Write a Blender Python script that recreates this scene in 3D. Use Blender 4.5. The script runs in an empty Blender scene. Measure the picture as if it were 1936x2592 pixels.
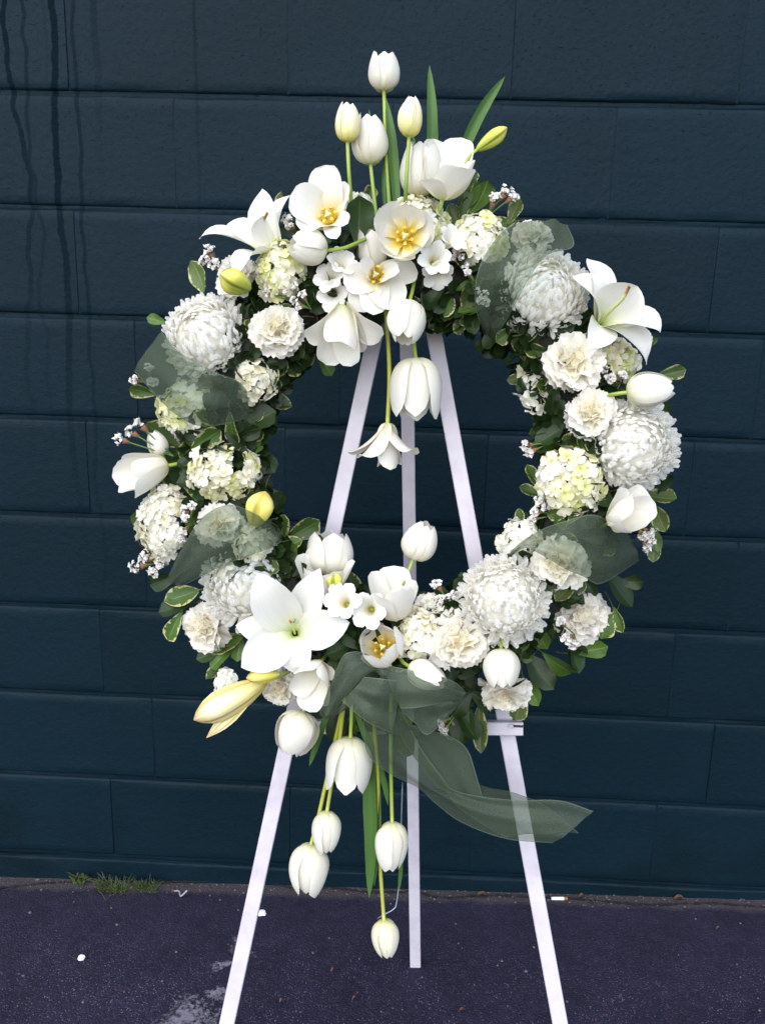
import bpy, math, random
import numpy as np
from mathutils import Vector, Matrix

random.seed(11)
rng = np.random.default_rng(11)
sc = bpy.context.scene
COL = sc.collection

# ------------------------------------------------------------------ camera
FPX, PW, PH = 2300.0, 1936.0, 2592.0
CAM = Vector((0.0, -1.799, 1.3612))
CR = Vector((0.99866773, 0.04412616, 0.0267517))
CU = Vector((-0.03708143, 0.25315518, 0.96671476))
CF = Vector((-0.03588508, 0.96641882, -0.25445417))
cd = bpy.data.cameras.new('camera')
cam = bpy.data.objects.new('camera', cd)
COL.objects.link(cam)
cam.matrix_world = Matrix(((CR.x, CU.x, -CF.x, CAM.x), (CR.y, CU.y, -CF.y, CAM.y), (CR.z, CU.z, -CF.z, CAM.z), (0, 0, 0, 1)))
cd.sensor_fit = 'VERTICAL'
cd.sensor_height = 36.0
cd.lens = FPX / PH * 36.0
cd.clip_start = 0.05
cd.clip_end = 400
sc.camera = cam

# ------------------------------------------------------------------ light
SUN_EL, SUN_AZ = 46.0, 198.0     # azimuth: compass-like, clockwise from +Y; the light comes from behind the camera, a little to its left
w = bpy.data.worlds.new('World')
sc.world = w
w.use_nodes = True
nt = w.node_tree
bg = nt.nodes['Background']
sky = nt.nodes.new('ShaderNodeTexSky')
sky.sky_type = 'NISHITA'
sky.sun_disc = False
sky.sun_elevation = math.radians(SUN_EL)
sky.sun_rotation = math.radians(SUN_AZ)
sky.air_density = 1.0
sky.dust_density = .6
nt.links.new(sky.outputs[0], bg.inputs[0])
bg.inputs[1].default_value = 0.105
sd = bpy.data.lights.new('sun', 'SUN')
sd.energy = 1.5
sd.angle = math.radians(95)
sd.color = (1.0, 0.925, 0.78)
sun = bpy.data.objects.new('sun', sd)
COL.objects.link(sun)
a, e = math.radians(SUN_AZ), math.radians(SUN_EL)
sdir = Vector((math.sin(a) * math.cos(e), math.cos(a) * math.cos(e), math.sin(e)))
sun.rotation_euler = sdir.to_track_quat('Z', 'Y').to_euler()
sun.location = sdir * 8
sc.view_settings.view_transform = 'Standard'
sc.view_settings.look = 'None'
sc.view_settings.gamma = 1.0
sc.view_settings.exposure = 1.75
sc.view_settings.use_curve_mapping = False
sc.render.engine = 'CYCLES'
cy = sc.cycles
cy.max_bounces = 10
cy.diffuse_bounces = 8
cy.glossy_bounces = 2
cy.transmission_bounces = 8
cy.transparent_max_bounces = 16
cy.use_denoising = True
cy.caustics_reflective = False
cy.caustics_refractive = False

# ------------------------------------------------------------------ helpers
K = 1.17191                      # plan units (1652 wide) to photograph pixels
ALPHA = math.radians(11.7)       # lean of the easel
X = Vector((1, 0, 0))
U = Vector((0, math.sin(ALPHA), math.cos(ALPHA)))
N = Vector((0, -math.cos(ALPHA), math.sin(ALPHA)))
O = Vector((0, -0.68, 0))        # foot line of the easel's front


def ray(u, v):
    d = CF + CR * ((u * K - PW / 2) / FPX) - CU * ((v * K - PH / 2) / FPX)
    return d


def P(u, v, n):
    """point n metres in front of the leaning easel plane"""
    d = ray(u, v)
    t = (n - (CAM - O).dot(N)) / d.dot(N)
    return CAM + d * t


def PY(u, v, y):
    d = ray(u, v)
    return CAM + d * ((y - CAM.y) / d.y)


GZ = 0.0246


def ground_z(x):
    return GZ * x


def PG(u, v):
    d = ray(u, v)
    t = -(CAM.z - GZ * CAM.x) / (d.z - GZ * d.x)
    return CAM + d * t


def S(p):
    """metres per plan unit at p"""
    return (p - CAM).dot(CF) / (FPX / K)


def D(x, y, z):
    return (X * x + U * y + N * z).normalized()


def surf(u, v):
    rho = math.hypot(u - 873, v - 990)
    dr = (rho - 395) * 0.00066
    return 0.06 + 1.08 * math.sqrt(max(0.058 ** 2 - dr * dr, 0.0))


class Geo:
    def __init__(s):
        s.v, s.f, s.uv, s.n = [], [], [], 0

    def add(s, v, f, uv=None):
        v = np.asarray(v, float)
        s.v.append(v)
        s.f += [tuple(i + s.n for i in q) for q in f]
        s.uv.append(np.zeros((len(v), 2)) if uv is None else np.asarray(uv, float))
        s.n += len(v)

    def grid(s, G, wrap=False, uv=None):
        m, n = G.shape[:2]
        f = []
        nn = n if wrap else n - 1
        for i in range(m - 1):
            for j in range(nn):
                k = (j + 1) % n
                f.append((i * n + j, i * n + k, (i + 1) * n + k, (i + 1) * n + j))
        if uv is None:
            a, b = np.meshgrid(np.linspace(0, 1, m), np.linspace(0, 1, n), indexing='ij')
            uv = np.stack([b, a], -1)
        s.add(G.reshape(-1, 3), f, uv.reshape(-1, 2))

    def merge(s, g, M=None):
        for v in g.v:
            pass
        V = np.concatenate(g.v)
        if M is not None:
            A = np.array(M)
            V = V @ A[:3, :3].T + A[:3, 3]
        s.add(V, g.f, np.concatenate(g.uv))

    def box(s, lo, hi):
        x0, y0, z0 = lo
        x1, y1, z1 = hi
        s.add([(x0, y0, z0), (x1, y0, z0), (x1, y1, z0), (x0, y1, z0), (x0, y0, z1), (x1, y0, z1), (x1, y1, z1), (x0, y1, z1)],
              [(0, 3, 2, 1), (4, 5, 6, 7), (0, 1, 5, 4), (1, 2, 6, 5), (2, 3, 7, 6), (3, 0, 4, 7)])

    def mesh(s, name, mat, smooth=True):
        V = np.concatenate(s.v)
        me = bpy.data.meshes.new(name)
        me.from_pydata(V.tolist(), [], s.f)
        uvl = me.uv_layers.new(name='UVMap')
        li = np.empty(len(me.loops), np.int32)
        me.loops.foreach_get('vertex_index', li)
        uvl.data.foreach_set('uv', np.concatenate(s.uv)[li].ravel())
        if smooth:
            me.polygons.foreach_set('use_smooth', np.ones(len(me.polygons), bool))
        me.materials.append(mat)
        me.update()
        return me

    def obj(s, name, mat, parent=None, smooth=True):
        return put(name, s.mesh(name, mat, smooth), parent)


def put(name, me, parent=None, M=None):
    o = bpy.data.objects.new(name, me)
    COL.objects.link(o)
    if parent is not None:
        o.parent = parent
    if M is not None:
        o.matrix_basis = M
    return o


def tag(o, label, cat, group=None):
    o['label'] = label
    o['category'] = cat
    if group:
        o['group'] = group
    return o


def frame(pos, axis, roll=0.0):
    z = axis.normalized()
    ref = Vector((0, 0, 1)) if abs(z.z) < 0.9 else Vector((0, -1, 0))
    x = ref.cross(z).normalized()
    y = z.cross(x)
    c, s_ = math.cos(roll), math.sin(roll)
    x2 = x * c + y * s_
    y2 = y * c - x * s_
    return Matrix(((x2.x, y2.x, z.x, pos.x), (x2.y, y2.y, z.y, pos.y), (x2.z, y2.z, z.z, pos.z), (0, 0, 0, 1)))


def thing(name, M, label, cat, group=None):
    o = bpy.data.objects.new(name, None)
    o.empty_display_size = 0.01
    COL.objects.link(o)
    o.matrix_world = M
    return tag(o, label, cat, group)


def unit(a):
    return a / np.maximum(np.linalg.norm(a, axis=-1, keepdims=True), 1e-9)


def spline(pts, m):
    """Catmull-Rom through pts, m samples spaced evenly"""
    p = np.array([list(q) for q in pts], float)
    if len(p) == 2:
        t = np.linspace(0, 1, m)[:, None]
        return p[0] * (1 - t) + p[1] * t
    q = np.vstack([2 * p[0] - p[1], p, 2 * p[-1] - p[-2]])
    out = []
    for i in range(1, len(q) - 2):
        t = np.linspace(0, 1, 12, endpoint=False)[:, None]
        a, b, c, d = q[i - 1], q[i], q[i + 1], q[i + 2]
        out.append(0.5 * (2 * b + (c - a) * t + (2 * a - 5 * b + 4 * c - d) * t ** 2 + (3 * b - a - 3 * c + d) * t ** 3))
    out = np.vstack(out + [p[-1:]])
    L = np.r_[0, np.cumsum(np.linalg.norm(np.diff(out, axis=0), axis=1))]
    tt = np.linspace(0, L[-1], m)
    return np.stack([np.interp(tt, L, out[:, i]) for i in range(out.shape[1])], 1)


def tube(g, pts, r, sides=7, m=None, r2=None, sub=5):
    c = spline(pts, m or max(2, sub * (len(pts) - 1) + 1))
    n = len(c)
    tan = unit(np.gradient(c, axis=0))
    ref = np.array([0.3, -0.9, 0.2])
    a = unit(np.cross(tan, ref))
    b = np.cross(tan, a)
    rr = np.linspace(r, r if r2 is None else r2, n)[:, None, None]
    th = np.linspace(0, 2 * np.pi, sides, endpoint=False)
    G = c[:, None] + rr * (np.cos(th)[None, :, None] * a[:, None] + np.sin(th)[None, :, None] * b[:, None])
    g.grid(G, wrap=True)
    k = g.n - n * sides
    g.f.append(tuple(range(k, k + sides)))
    g.f.append(tuple(range(g.n - sides, g.n))[::-1])


def tube_world(name, pts, r, mat, parent, r2=None, sides=7):
    inv = parent.matrix_world.inverted()
    g = Geo()
    tube(g, [inv @ q for q in pts], r, sides=sides, r2=r2)
    return g.obj(name, mat, parent)


def bez(p, m):
    t = np.linspace(0, 1, m)[:, None]
    p = [np.array(list(q), float) for q in p]
    return (1 - t) ** 3 * p[0] + 3 * (1 - t) ** 2 * t * p[1] + 3 * (1 - t) * t * t * p[2] + t ** 3 * p[3]


W_TULIP = ([0, .05, .12, .25, .4, .55, .7, .82, .9, .95, .98, 1], [.3, .5, .66, .85, .96, 1, .96, .84, .66, .47, .3, .05])
W_LILY = ([0, .1, .25, .4, .55, .7, .82, .9, .96, 1], [.22, .36, .64, .90, 1, .86, .58, .34, .15, .02])
W_NARROW = ([0, .1, .25, .4, .55, .7, .82, .9, .96, 1], [.3, .42, .66, .9, 1, .9, .68, .42, .2, .03])
W_ROUND = ([0, .1, .25, .45, .65, .8, .9, .96, 1], [.2, .36, .62, .88, 1, .95, .75, .5, .1])


def petal(c, side, W, tab, rho, nt_=7, crease=0.0, ruf=0.0, twist=0.0, lip=0.0, seed=0, bump=0.0):
    r = np.random.default_rng(seed)
    m = len(c)
    s = np.linspace(0, 1, m)
    tau = unit(np.gradient(c, axis=0))
    side = np.broadcast_to(np.asarray(side, float), c.shape)
    side = unit(side - tau * (side * tau).sum(1, keepdims=True))
    nin = np.cross(tau, side)
    if twist:
        a = (twist * s)[:, None]
        side, nin = side * np.cos(a) + nin * np.sin(a), nin * np.cos(a) - side * np.sin(a)
    w_ = np.interp(s, *tab) * W
    rho = np.broadcast_to(np.asarray(rho, float), (m,))
    t = np.linspace(-1, 1, nt_)
    A = w_[:, None] * t[None] / 2
    R = np.maximum(rho, w_ / 5.0)[:, None]
    lat = R * np.sin(A / R)
    up = R * (1 - np.cos(A / R))
    up = up + crease * W * (np.abs(t) ** 0.7)[None] * np.sin(np.pi * np.clip(s * 1.02, 0, 1))[:, None]
    ph = r.uniform(0, 6.28, 4)
    fr = r.uniform(1.2, 2.4, 2)
    wave = np.where(t[None] > 0, np.sin(fr[0] * 6.28 * s[:, None] + ph[0]), np.sin(fr[1] * 6.28 * s[:, None] + ph[1]))
    up = up + ruf * W * wave * (np.abs(t) ** 2)[None] * (s ** .7)[:, None]
    up = up - lip * W * (np.abs(t) ** 3)[None] * (s ** 2)[:, None]
    if bump:
        up = up + bump * W * np.sin(5 * t + ph[2])[None] * np.sin(np.pi * s)[:, None]
    return c[:, None] + side[:, None] * lat[..., None] + nin[:, None] * up[..., None]


# ------------------------------------------------------------------ materials
def mat_new(name):
    m = bpy.data.materials.new(name)
    m.use_nodes = True
    n = m.node_tree
    n.nodes.clear()
    out = n.nodes.new('ShaderNodeOutputMaterial')
    return m, n, out


def node(n, typ, **kw):
    x = n.nodes.new('ShaderNode' + typ)
    for k_, v_ in kw.items():
        if k_.startswith('i_'):
            x.inputs[int(k_[2:]) if k_[2:].isdigit() else k_[2:].replace('_', ' ')].default_value = v_
        else:
            setattr(x, k_, v_)
    return x


def math_(n, op, a=None, b=None, clamp=False):
    x = n.nodes.new('ShaderNodeMath')
    x.operation = op
    x.use_clamp = clamp
    for i, q in enumerate((a, b)):
        if q is None:
            continue
        if isinstance(q, (int, float)):
            x.inputs[i].default_value = q
        else:
            n.links.new(q, x.inputs[i])
    return x.outputs[0]


def ramp(n, fac, stops, interp='LINEAR'):
    r = n.nodes.new('ShaderNodeValToRGB')
    r.color_ramp.interpolation = interp
    el = r.color_ramp.elements
    while len(el) < len(stops):
        el.new(0.5)
    for e_, (p_, c_) in zip(el, stops):
        e_.position = p_
        e_.color = (*c_, 1) if len(c_) == 3 else c_
    n.links.new(fac, r.inputs[0])
    return r.outputs[0]


def mixc(n, fac, a, b, mode='MIX'):
    x = n.nodes.new('ShaderNodeMix')
    x.data_type = 'RGBA'
    x.blend_type = mode
    for i, q in ((0, fac), (6, a), (7, b)):
        if isinstance(q, (int, float)):
            x.inputs[i].default_value = q
        elif isinstance(q, tuple):
            x.inputs[i].default_value = (*q, 1)
        else:
            n.links.new(q, x.inputs[i])
    return x.outputs[2]


def noise(n, vec, scale, detail=3, rough=.55, dist=0.0):
    x = node(n, 'TexNoise', i_Scale=scale, i_Detail=detail, i_Roughness=rough, i_Distortion=dist)
    if vec is not None:
        n.links.new(vec, x.inputs['Vector'])
    return x.outputs['Fac']


def scaled(n, vec, s_):
    x = node(n, 'Mapping')
    x.inputs['Scale'].default_value = s_
    n.links.new(vec, x.inputs['Vector'])
    return x.outputs[0]


def uv_sep(n):
    u = n.nodes.new('ShaderNodeUVMap')
    u.uv_map = 'UVMap'
    s_ = n.nodes.new('ShaderNodeSeparateXYZ')
    n.links.new(u.outputs[0], s_.inputs[0])
    return u.outputs[0], s_.outputs[0], s_.outputs[1]


def petal_mat(name, stops, trans=.32, rough=.5, vein=.25, spec=.25, rand=.04):
    """thin petal: colour runs along its length (v), faint lengthwise veins"""
    m, n, out = mat_new(name)
    uv, u_, v_ = uv_sep(n)
    col = ramp(n, v_, stops)
    ve = noise(n, scaled(n, uv, (26, 1.6, 1)), 1.0, 2)
    oi = n.nodes.new('ShaderNodeObjectInfo')
    var = math_(n, 'ADD', math_(n, 'MULTIPLY', oi.outputs['Random'], rand * 2), 1 - rand * 2)
    var = math_(n, 'MULTIPLY', var, math_(n, 'ADD', math_(n, 'MULTIPLY', ve, .17), .90))
    hs = node(n, 'HueSaturation')
    n.links.new(col, hs.inputs['Color'])
    n.links.new(var, hs.inputs['Value'])
    c = hs.outputs[0]
    bs = node(n, 'BsdfPrincipled', i_Roughness=rough)
    bs.inputs['Specular IOR Level'].default_value = spec
    n.links.new(c, bs.inputs['Base Color'])
    bp = node(n, 'Bump', i_Strength=vein, i_Distance=.0006)
    n.links.new(ve, bp.inputs['Height'])
    n.links.new(bp.outputs[0], bs.inputs['Normal'])
    tr = node(n, 'BsdfTranslucent')
    n.links.new(c, tr.inputs['Color'])
    mx = node(n, 'MixShader', i_0=trans)
    n.links.new(bs.outputs[0], mx.inputs[1])
    n.links.new(tr.outputs[0], mx.inputs[2])
    n.links.new(mx.outputs[0], out.inputs[0])
    return m


WHITE = (.80, .775, .71)
CREAM = (.82, .77, .66)
M_TULIP = petal_mat('tulip_petal', [(0, (.52, .56, .22)), (.08, (.72, .72, .48)), (.26, (.77, .73, .60)), (.6, (.79, .765, .695)), (1, (.80, .78, .73))])
M_TULIPY = petal_mat('tulip_petal_yellow', [(0, (.58, .60, .10)), (.2, (.80, .74, .26)), (.55, (.85, .80, .55)), (1, (.86, .845, .76))])
M_TULIPIN = petal_mat('tulip_petal_open', [(0, (.66, .46, .03)), (.10, (.76, .58, .10)), (.28, (.80, .72, .42)), (.46, WHITE), (1, (.80, .785, .745))])
M_TULIPC = petal_mat('tulip_petal_cream', [(0, (.58, .58, .22)), (.2, (.80, .76, .52)), (.6, (.84, .80, .67)), (1, (.85, .81, .72))])
M_LILY = petal_mat('lily_petal', [(0, (.34, .42, .10)), (.1, (.60, .66, .32)), (.26, (.80, .81, .62)), (.45, (.80, .785, .735)), (1, (.80, .775, .75))], trans=.28)
M_MUM = petal_mat('mum_petal', [(0, (.86, .82, .68)), (.35, (.92, .90, .83)), (.7, (.94, .93, .90)), (1, (.94, .935, .92))], trans=.52, vein=.1, rand=.01)
M_CARN = petal_mat('carnation_petal', [(0, (.80, .76, .56)), (.3, (.88, .83, .70)), (.7, (.90, .86, .78)), (1, (.91, .88, .83))], trans=.5, rand=.02)
M_CARNC = petal_mat('carnation_centre', [(0, (.80, .73, .50)), (.4, (.90, .83, .65)), (.8, (.92, .87, .74)), (1, (.92, .89, .80))], trans=.5, rand=.02)
M_HYW = petal_mat('hydrangea_white', [(0, (.80, .80, .58)), (.25, (.90, .89, .79)), (1, (.92, .905, .86))], trans=.45, rand=.015)
M_HYC = petal_mat('hydrangea_cream', [(0, (.68, .68, .32)), (.3, (.86, .82, .63)), (1, (.89, .845, .72))], trans=.4)
M_HYL = petal_mat('hydrangea_lime', [(0, (.52, .56, .14)), (.3, (.72, .73, .34)), (1, (.80, .79, .50))], trans=.3)
M_FREE = petal_mat('freesia_petal', [(0, (.60, .50, .12)), (.2, (.80, .72, .40)), (.45, (.84, .82, .74)), (1, (.85, .84, .82))])
M_STAT = petal_mat('statice_floret', [(0, (.62, .58, .45)), (.4, (.82, .80, .76)), (1, (.85, .84, .83))], trans=.25)
M_STEM = petal_mat('green_stem', [(0, (.13, .22, .03)), (.6, (.24, .33, .05)), (1, (.33, .39, .08))], trans=.0, rough=.4, spec=.4)
M_STEMY = petal_mat('yellow_stem', [(0, (.25, .28, .04)), (.6, (.38, .38, .06)), (1, (.40, .42, .09))], trans=.0, rough=.4, spec=.4)
M_STAMEN = petal_mat('stamen_yellow', [(0, (.78, .56, .10)), (1, (.80, .54, .06))], trans=.05)
M_PISTIL = petal_mat('pistil', [(0, (.60, .62, .20)), (.8, (.80, .76, .42)), (1, (.78, .70, .40))], trans=.05)
M_LPISTIL = petal_mat('lily_pistil', [(0, (.48, .56, .14)), (.84, (.64, .66, .26)), (.9, (.40, .18, .03)), (1, (.42, .2, .05))], trans=.02)
M_TWIG = petal_mat('brown_twig', [(0, (.07, .10, .03)), (.5, (.09, .09, .03)), (1, (.16, .07, .04))], trans=0)
M_CALYX = petal_mat('brown_calyx', [(0, (.09, .10, .03)), (.4, (.22, .09, .05)), (1, (.32, .17, .12))], trans=.05)
M_STATSTEM = petal_mat('winged_stem', [(0, (.06, .12, .03)), (1, (.10, .17, .04))], trans=.05)


def leaf_mat(name, dark, mid, margin=None, back=None, rough=.42, cut=.80):
    m, n, out = mat_new(name)
    uv, u_, v_ = uv_sep(n)
    oi = n.nodes.new('ShaderNodeObjectInfo')
    tc = n.nodes.new('ShaderNodeTexCoord')
    edge = math_(n, 'ABSOLUTE', math_(n, 'SUBTRACT', math_(n, 'MULTIPLY', u_, 2), 1))
    add = node(n, 'VectorMath', operation='ADD')
    n.links.new(tc.outputs['Object'], add.inputs[0])
    comb = node(n, 'CombineXYZ')
    for i in range(3):
        n.links.new(math_(n, 'MULTIPLY', oi.outputs['Random'], 7.3 + i), comb.inputs[i])
    n.links.new(comb.outputs[0], add.inputs[1])
    vec = add.outputs[0]
    nz = noise(n, vec, 5, 3)
    col = mixc(n, nz, dark, mid)
    rib = math_(n, 'LESS_THAN', edge, .045)
    col = mixc(n, math_(n, 'MULTIPLY', rib, .45), col, tuple(min(1, q * 2.2 + .01) for q in mid))
    if margin:
        wob = noise(n, vec, 7.5, 3, .65)
        tip = math_(n, 'MULTIPLY', math_(n, 'POWER', v_, 4), .14)
        e2 = math_(n, 'ADD', math_(n, 'ADD', edge, math_(n, 'MULTIPLY', math_(n, 'SUBTRACT', wob, .5), 1.5)), tip)
        msk = math_(n, 'MULTIPLY', math_(n, 'SUBTRACT', e2, cut), 9, clamp=True)
        col = mixc(n, msk, col, margin)
    hs = node(n, 'HueSaturation')
    n.links.new(col, hs.inputs['Color'])
    n.links.new(math_(n, 'ADD', math_(n, 'MULTIPLY', oi.outputs['Random'], .6), .7), hs.inputs['Value'])
    c = hs.outputs[0]
    if back:
        geo = n.nodes.new('ShaderNodeNewGeometry')
        c = mixc(n, geo.outputs['Backfacing'], c, back)
    bs = node(n, 'BsdfPrincipled', i_Roughness=rough)
    bs.inputs['Specular IOR Level'].default_value = .28
    n.links.new(c, bs.inputs['Base Color'])
    bp = node(n, 'Bump', i_Strength=.35, i_Distance=.0008)
    n.links.new(noise(n, scaled(n, uv, (5, 11, 1)), 1.5, 3), bp.inputs['Height'])
    n.links.new(bp.outputs[0], bs.inputs['Normal'])
    tr = node(n, 'BsdfTranslucent')
    n.links.new(c, tr.inputs['Color'])
    mx = node(n, 'MixShader', i_0=.15)
    n.links.new(bs.outputs[0], mx.inputs[1])
    n.links.new(tr.outputs[0], mx.inputs[2])
    n.links.new(mx.outputs[0], out.inputs[0])
    return m


M_LEAFV = leaf_mat('leaf_variegated', (.024, .055, .011), (.058, .105, .018), (.36, .35, .16), back=(.075, .10, .04))
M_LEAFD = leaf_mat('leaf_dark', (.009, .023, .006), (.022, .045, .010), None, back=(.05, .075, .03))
M_LEAFO = leaf_mat('leaf_olive', (.055, .085, .025), (.09, .12, .035), (.36, .38, .19), rough=.45, cut=.86, back=(.10, .14, .06))
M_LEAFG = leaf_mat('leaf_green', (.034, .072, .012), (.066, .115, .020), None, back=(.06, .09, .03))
M_BLADE = leaf_mat('blade_green', (.050, .095, .012), (.085, .140, .022), None, rough=.5, back=(.06, .13, .03))

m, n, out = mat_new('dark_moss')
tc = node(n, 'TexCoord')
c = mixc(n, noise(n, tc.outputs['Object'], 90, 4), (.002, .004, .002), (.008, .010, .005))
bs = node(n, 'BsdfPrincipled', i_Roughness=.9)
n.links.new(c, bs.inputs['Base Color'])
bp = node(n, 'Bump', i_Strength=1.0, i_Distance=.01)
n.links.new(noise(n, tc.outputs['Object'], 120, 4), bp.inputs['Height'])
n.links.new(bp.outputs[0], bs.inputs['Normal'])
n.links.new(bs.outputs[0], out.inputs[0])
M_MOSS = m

# sheer organza
m, n, out = mat_new('green_organza')
uv, u_, v_ = uv_sep(n)
lw = node(n, 'LayerWeight', i_Blend=.35)
sel = math_(n, 'GREATER_THAN', math_(n, 'ABSOLUTE', math_(n, 'SUBTRACT', math_(n, 'MULTIPLY', u_, 2), 1)), .955)
al = math_(n, 'ADD', math_(n, 'MULTIPLY', lw.outputs['Facing'], .38), .47)
al = math_(n, 'ADD', al, math_(n, 'MULTIPLY', sel, .14), clamp=True)
cl = mixc(n, noise(n, scaled(n, uv, (3, 60, 1)), 3, 2), (.076, .100, .068), (.104, .132, .092))
cl = mixc(n, math_(n, 'MULTIPLY', sel, .4), cl, (.20, .25, .19))
df = node(n, 'BsdfDiffuse')
tl = node(n, 'BsdfTranslucent')
gl = node(n, 'BsdfGlossy', i_Roughness=.42)
gl.inputs['Color'].default_value = (.5, .6, .55, 1)
n.links.new(cl, df.inputs[0])
n.links.new(cl, tl.inputs[0])
m1 = node(n, 'MixShader', i_0=.4)
n.links.new(df.outputs[0], m1.inputs[1])
n.links.new(tl.outputs[0], m1.inputs[2])
m2 = node(n, 'MixShader', i_0=.04)
n.links.new(m1.outputs[0], m2.inputs[1])
n.links.new(gl.outputs[0], m2.inputs[2])
tp = node(n, 'BsdfTransparent')
tp.inputs[0].default_value = (.93, 1.0, .93, 1)
m3 = node(n, 'MixShader')
n.links.new(al, m3.inputs[0])
n.links.new(tp.outputs[0], m3.inputs[1])
n.links.new(m2.outputs[0], m3.inputs[2])
n.links.new(m3.outputs[0], out.inputs[0])
M_ORG = m
M_ORGB = m.copy()
M_ORGB.name = 'green_organza_doubled'
for q in M_ORGB.node_tree.nodes:
    if q.type == 'MATH' and abs(q.inputs[1].default_value - .47) < 1e-6 and q.operation == 'ADD':
        q.inputs[1].default_value = .56

# white painted timber
m, n, out = mat_new('white_paint')
tc = node(n, 'TexCoord')
gr = noise(n, scaled(n, tc.outputs['Object'], (160, 160, 9)), 1.0, 3)
dirt = noise(n, tc.outputs['Object'], 14, 5, .7)
sp = noise(n, tc.outputs['Object'], 120, 2)
c = ramp(n, dirt, [(.2, (.34, .31, .36)), (.5, (.47, .435, .505)), (.8, (.53, .495, .565))])
c = mixc(n, math_(n, 'MULTIPLY', math_(n, 'SUBTRACT', sp, .70), 6, clamp=True), c, (.42, .38, .40))
bs = node(n, 'BsdfPrincipled', i_Roughness=.42)
n.links.new(c, bs.inputs['Base Color'])
bp = node(n, 'Bump', i_Strength=.25, i_Distance=.0006)
n.links.new(gr, bp.inputs['Height'])
n.links.new(bp.outputs[0], bs.inputs['Normal'])
n.links.new(bs.outputs[0], out.inputs[0])
M_PAINT = m


def plain(name, col, rough=.6, var=.25, scale=40, metal=0.0):
    m, n, out = mat_new(name)
    tc = node(n, 'TexCoord')
    c = mixc(n, noise(n, tc.outputs['Object'], scale, 4), tuple(q * (1 - var) for q in col), tuple(min(1, q * (1 + var)) for q in col))
    bs = node(n, 'BsdfPrincipled', i_Roughness=rough, i_Metallic=metal)
    n.links.new(c, bs.inputs['Base Color'])
    n.links.new(bs.outputs[0], out.inputs[0])
    return m


# painted concrete block: dark blue-green semi-gloss paint, pores, run marks and scuffs
m, n, out = mat_new('painted_block')
gp = node(n, 'NewGeometry')
pos = gp.outputs['Position']
sx = node(n, 'SeparateXYZ')
n.links.new(pos, sx.inputs[0])
oi = node(n, 'ObjectInfo')
big = noise(n, pos, 2.3, 4, .6)
fine = noise(n, pos, 75, 5, .65)
c = ramp(n, big, [(.25, (.0020, .0094, .0156)), (.75, (.0029, .0121, .0204))])
hv = node(n, 'HueSaturation')
n.links.new(c, hv.inputs['Color'])
n.links.new(math_(n, 'ADD', math_(n, 'MULTIPLY', oi.outputs['Random'], .16), .92), hv.inputs['Value'])
c = hv.outputs[0]
# run marks: old drips down the wall
drip = None
for x0, wid, amp, sc_, zlo, seed in ((-.695, .0085, .030, 2.6, .75, 1.0), (-.612, .0085, .024, 3.1, 1.49, 5.0), (-.772, .0065, .055, 3.4, .95, 9.0),
                                     (-.655, .005, .04, 3.0, .55, 14.0), (-.706, .004, .012, 9.0, 1.55, 21.0), (-.745, .005, .05, 4.0, .9, 33.0), (-.43, .004, .01, 3, 1.2, 3.0)):
    cb = node(n, 'CombineXYZ')
    n.links.new(sx.outputs[2], cb.inputs[2])
    cb.inputs[0].default_value = seed
    wob = noise(n, cb.outputs[0], sc_, 3, .55)
    xx = math_(n, 'ADD', math_(n, 'SUBTRACT', sx.outputs[0], x0), math_(n, 'MULTIPLY', math_(n, 'SUBTRACT', wob, .5), amp * 2.2))
    fz = noise(n, pos, 60, 2)
    d_ = math_(n, 'SUBTRACT', 1.0, math_(n, 'DIVIDE', math_(n, 'ABSOLUTE', xx), math_(n, 'MULTIPLY', math_(n, 'ADD', fz, .25), wid * 1.15)), clamp=True)
    d_ = math_(n, 'MULTIPLY', math_(n, 'MULTIPLY', d_, 4.0, clamp=True), math_(n, 'MULTIPLY', math_(n, 'SUBTRACT', sx.outputs[2], zlo), 1.25, clamp=True))
    d_ = math_(n, 'MULTIPLY', d_, .95 if wid > .006 else .6)
    drip = d_ if drip is None else math_(n, 'MAXIMUM', drip, d_)
c = mixc(n, math_(n, 'MULTIPLY', drip, .72), c, (.0010, .0048, .0075))
# darker patches low down on the blocks, stronger toward the bottom
dp = noise(n, scaled(n, pos, (1.4, 1, 2.6)), 2.0, 3)
lowz = math_(n, 'MULTIPLY', math_(n, 'SUBTRACT', .75, sx.outputs[2]), 2.0, clamp=True)
c = mixc(n, math_(n, 'MULTIPLY', math_(n, 'MULTIPLY', math_(n, 'SUBTRACT', dp, .52), 7, clamp=True), math_(n, 'MULTIPLY', lowz, .35)), c, (.002, .005, .006))
# pale scuffs
sv = noise(n, scaled(n, pos, (55, 1, 28)), 1.0, 2, .5, 1.2)
sv2 = noise(n, pos, 9, 2)
scf = math_(n, 'MULTIPLY', math_(n, 'MULTIPLY', math_(n, 'SUBTRACT', sv, .735), 16, clamp=True), math_(n, 'MULTIPLY', math_(n, 'SUBTRACT', sv2, .58), 9, clamp=True))
c = mixc(n, math_(n, 'MULTIPLY', scf, .4), c, (.06, .075, .08))
bs = node(n, 'BsdfPrincipled')
n.links.new(c, bs.inputs['Base Color'])
n.links.new(math_(n, 'MULTIPLY', math_(n, 'SUBTRACT', 1.0, math_(n, 'MULTIPLY', drip, .8)), .09), bs.inputs['Specular IOR Level'])
rg = math_(n, 'ADD', math_(n, 'MULTIPLY', fine, .18), .43)
n.links.new(rg, bs.inputs['Roughness'])
por = noise(n, scaled(n, pos, (1, 1, 1.5)), 120, 3, .6)
pits = math_(n, 'MULTIPLY', math_(n, 'SUBTRACT', por, .62), -7)
pits = math_(n, 'MINIMUM', pits, 0)
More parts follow.
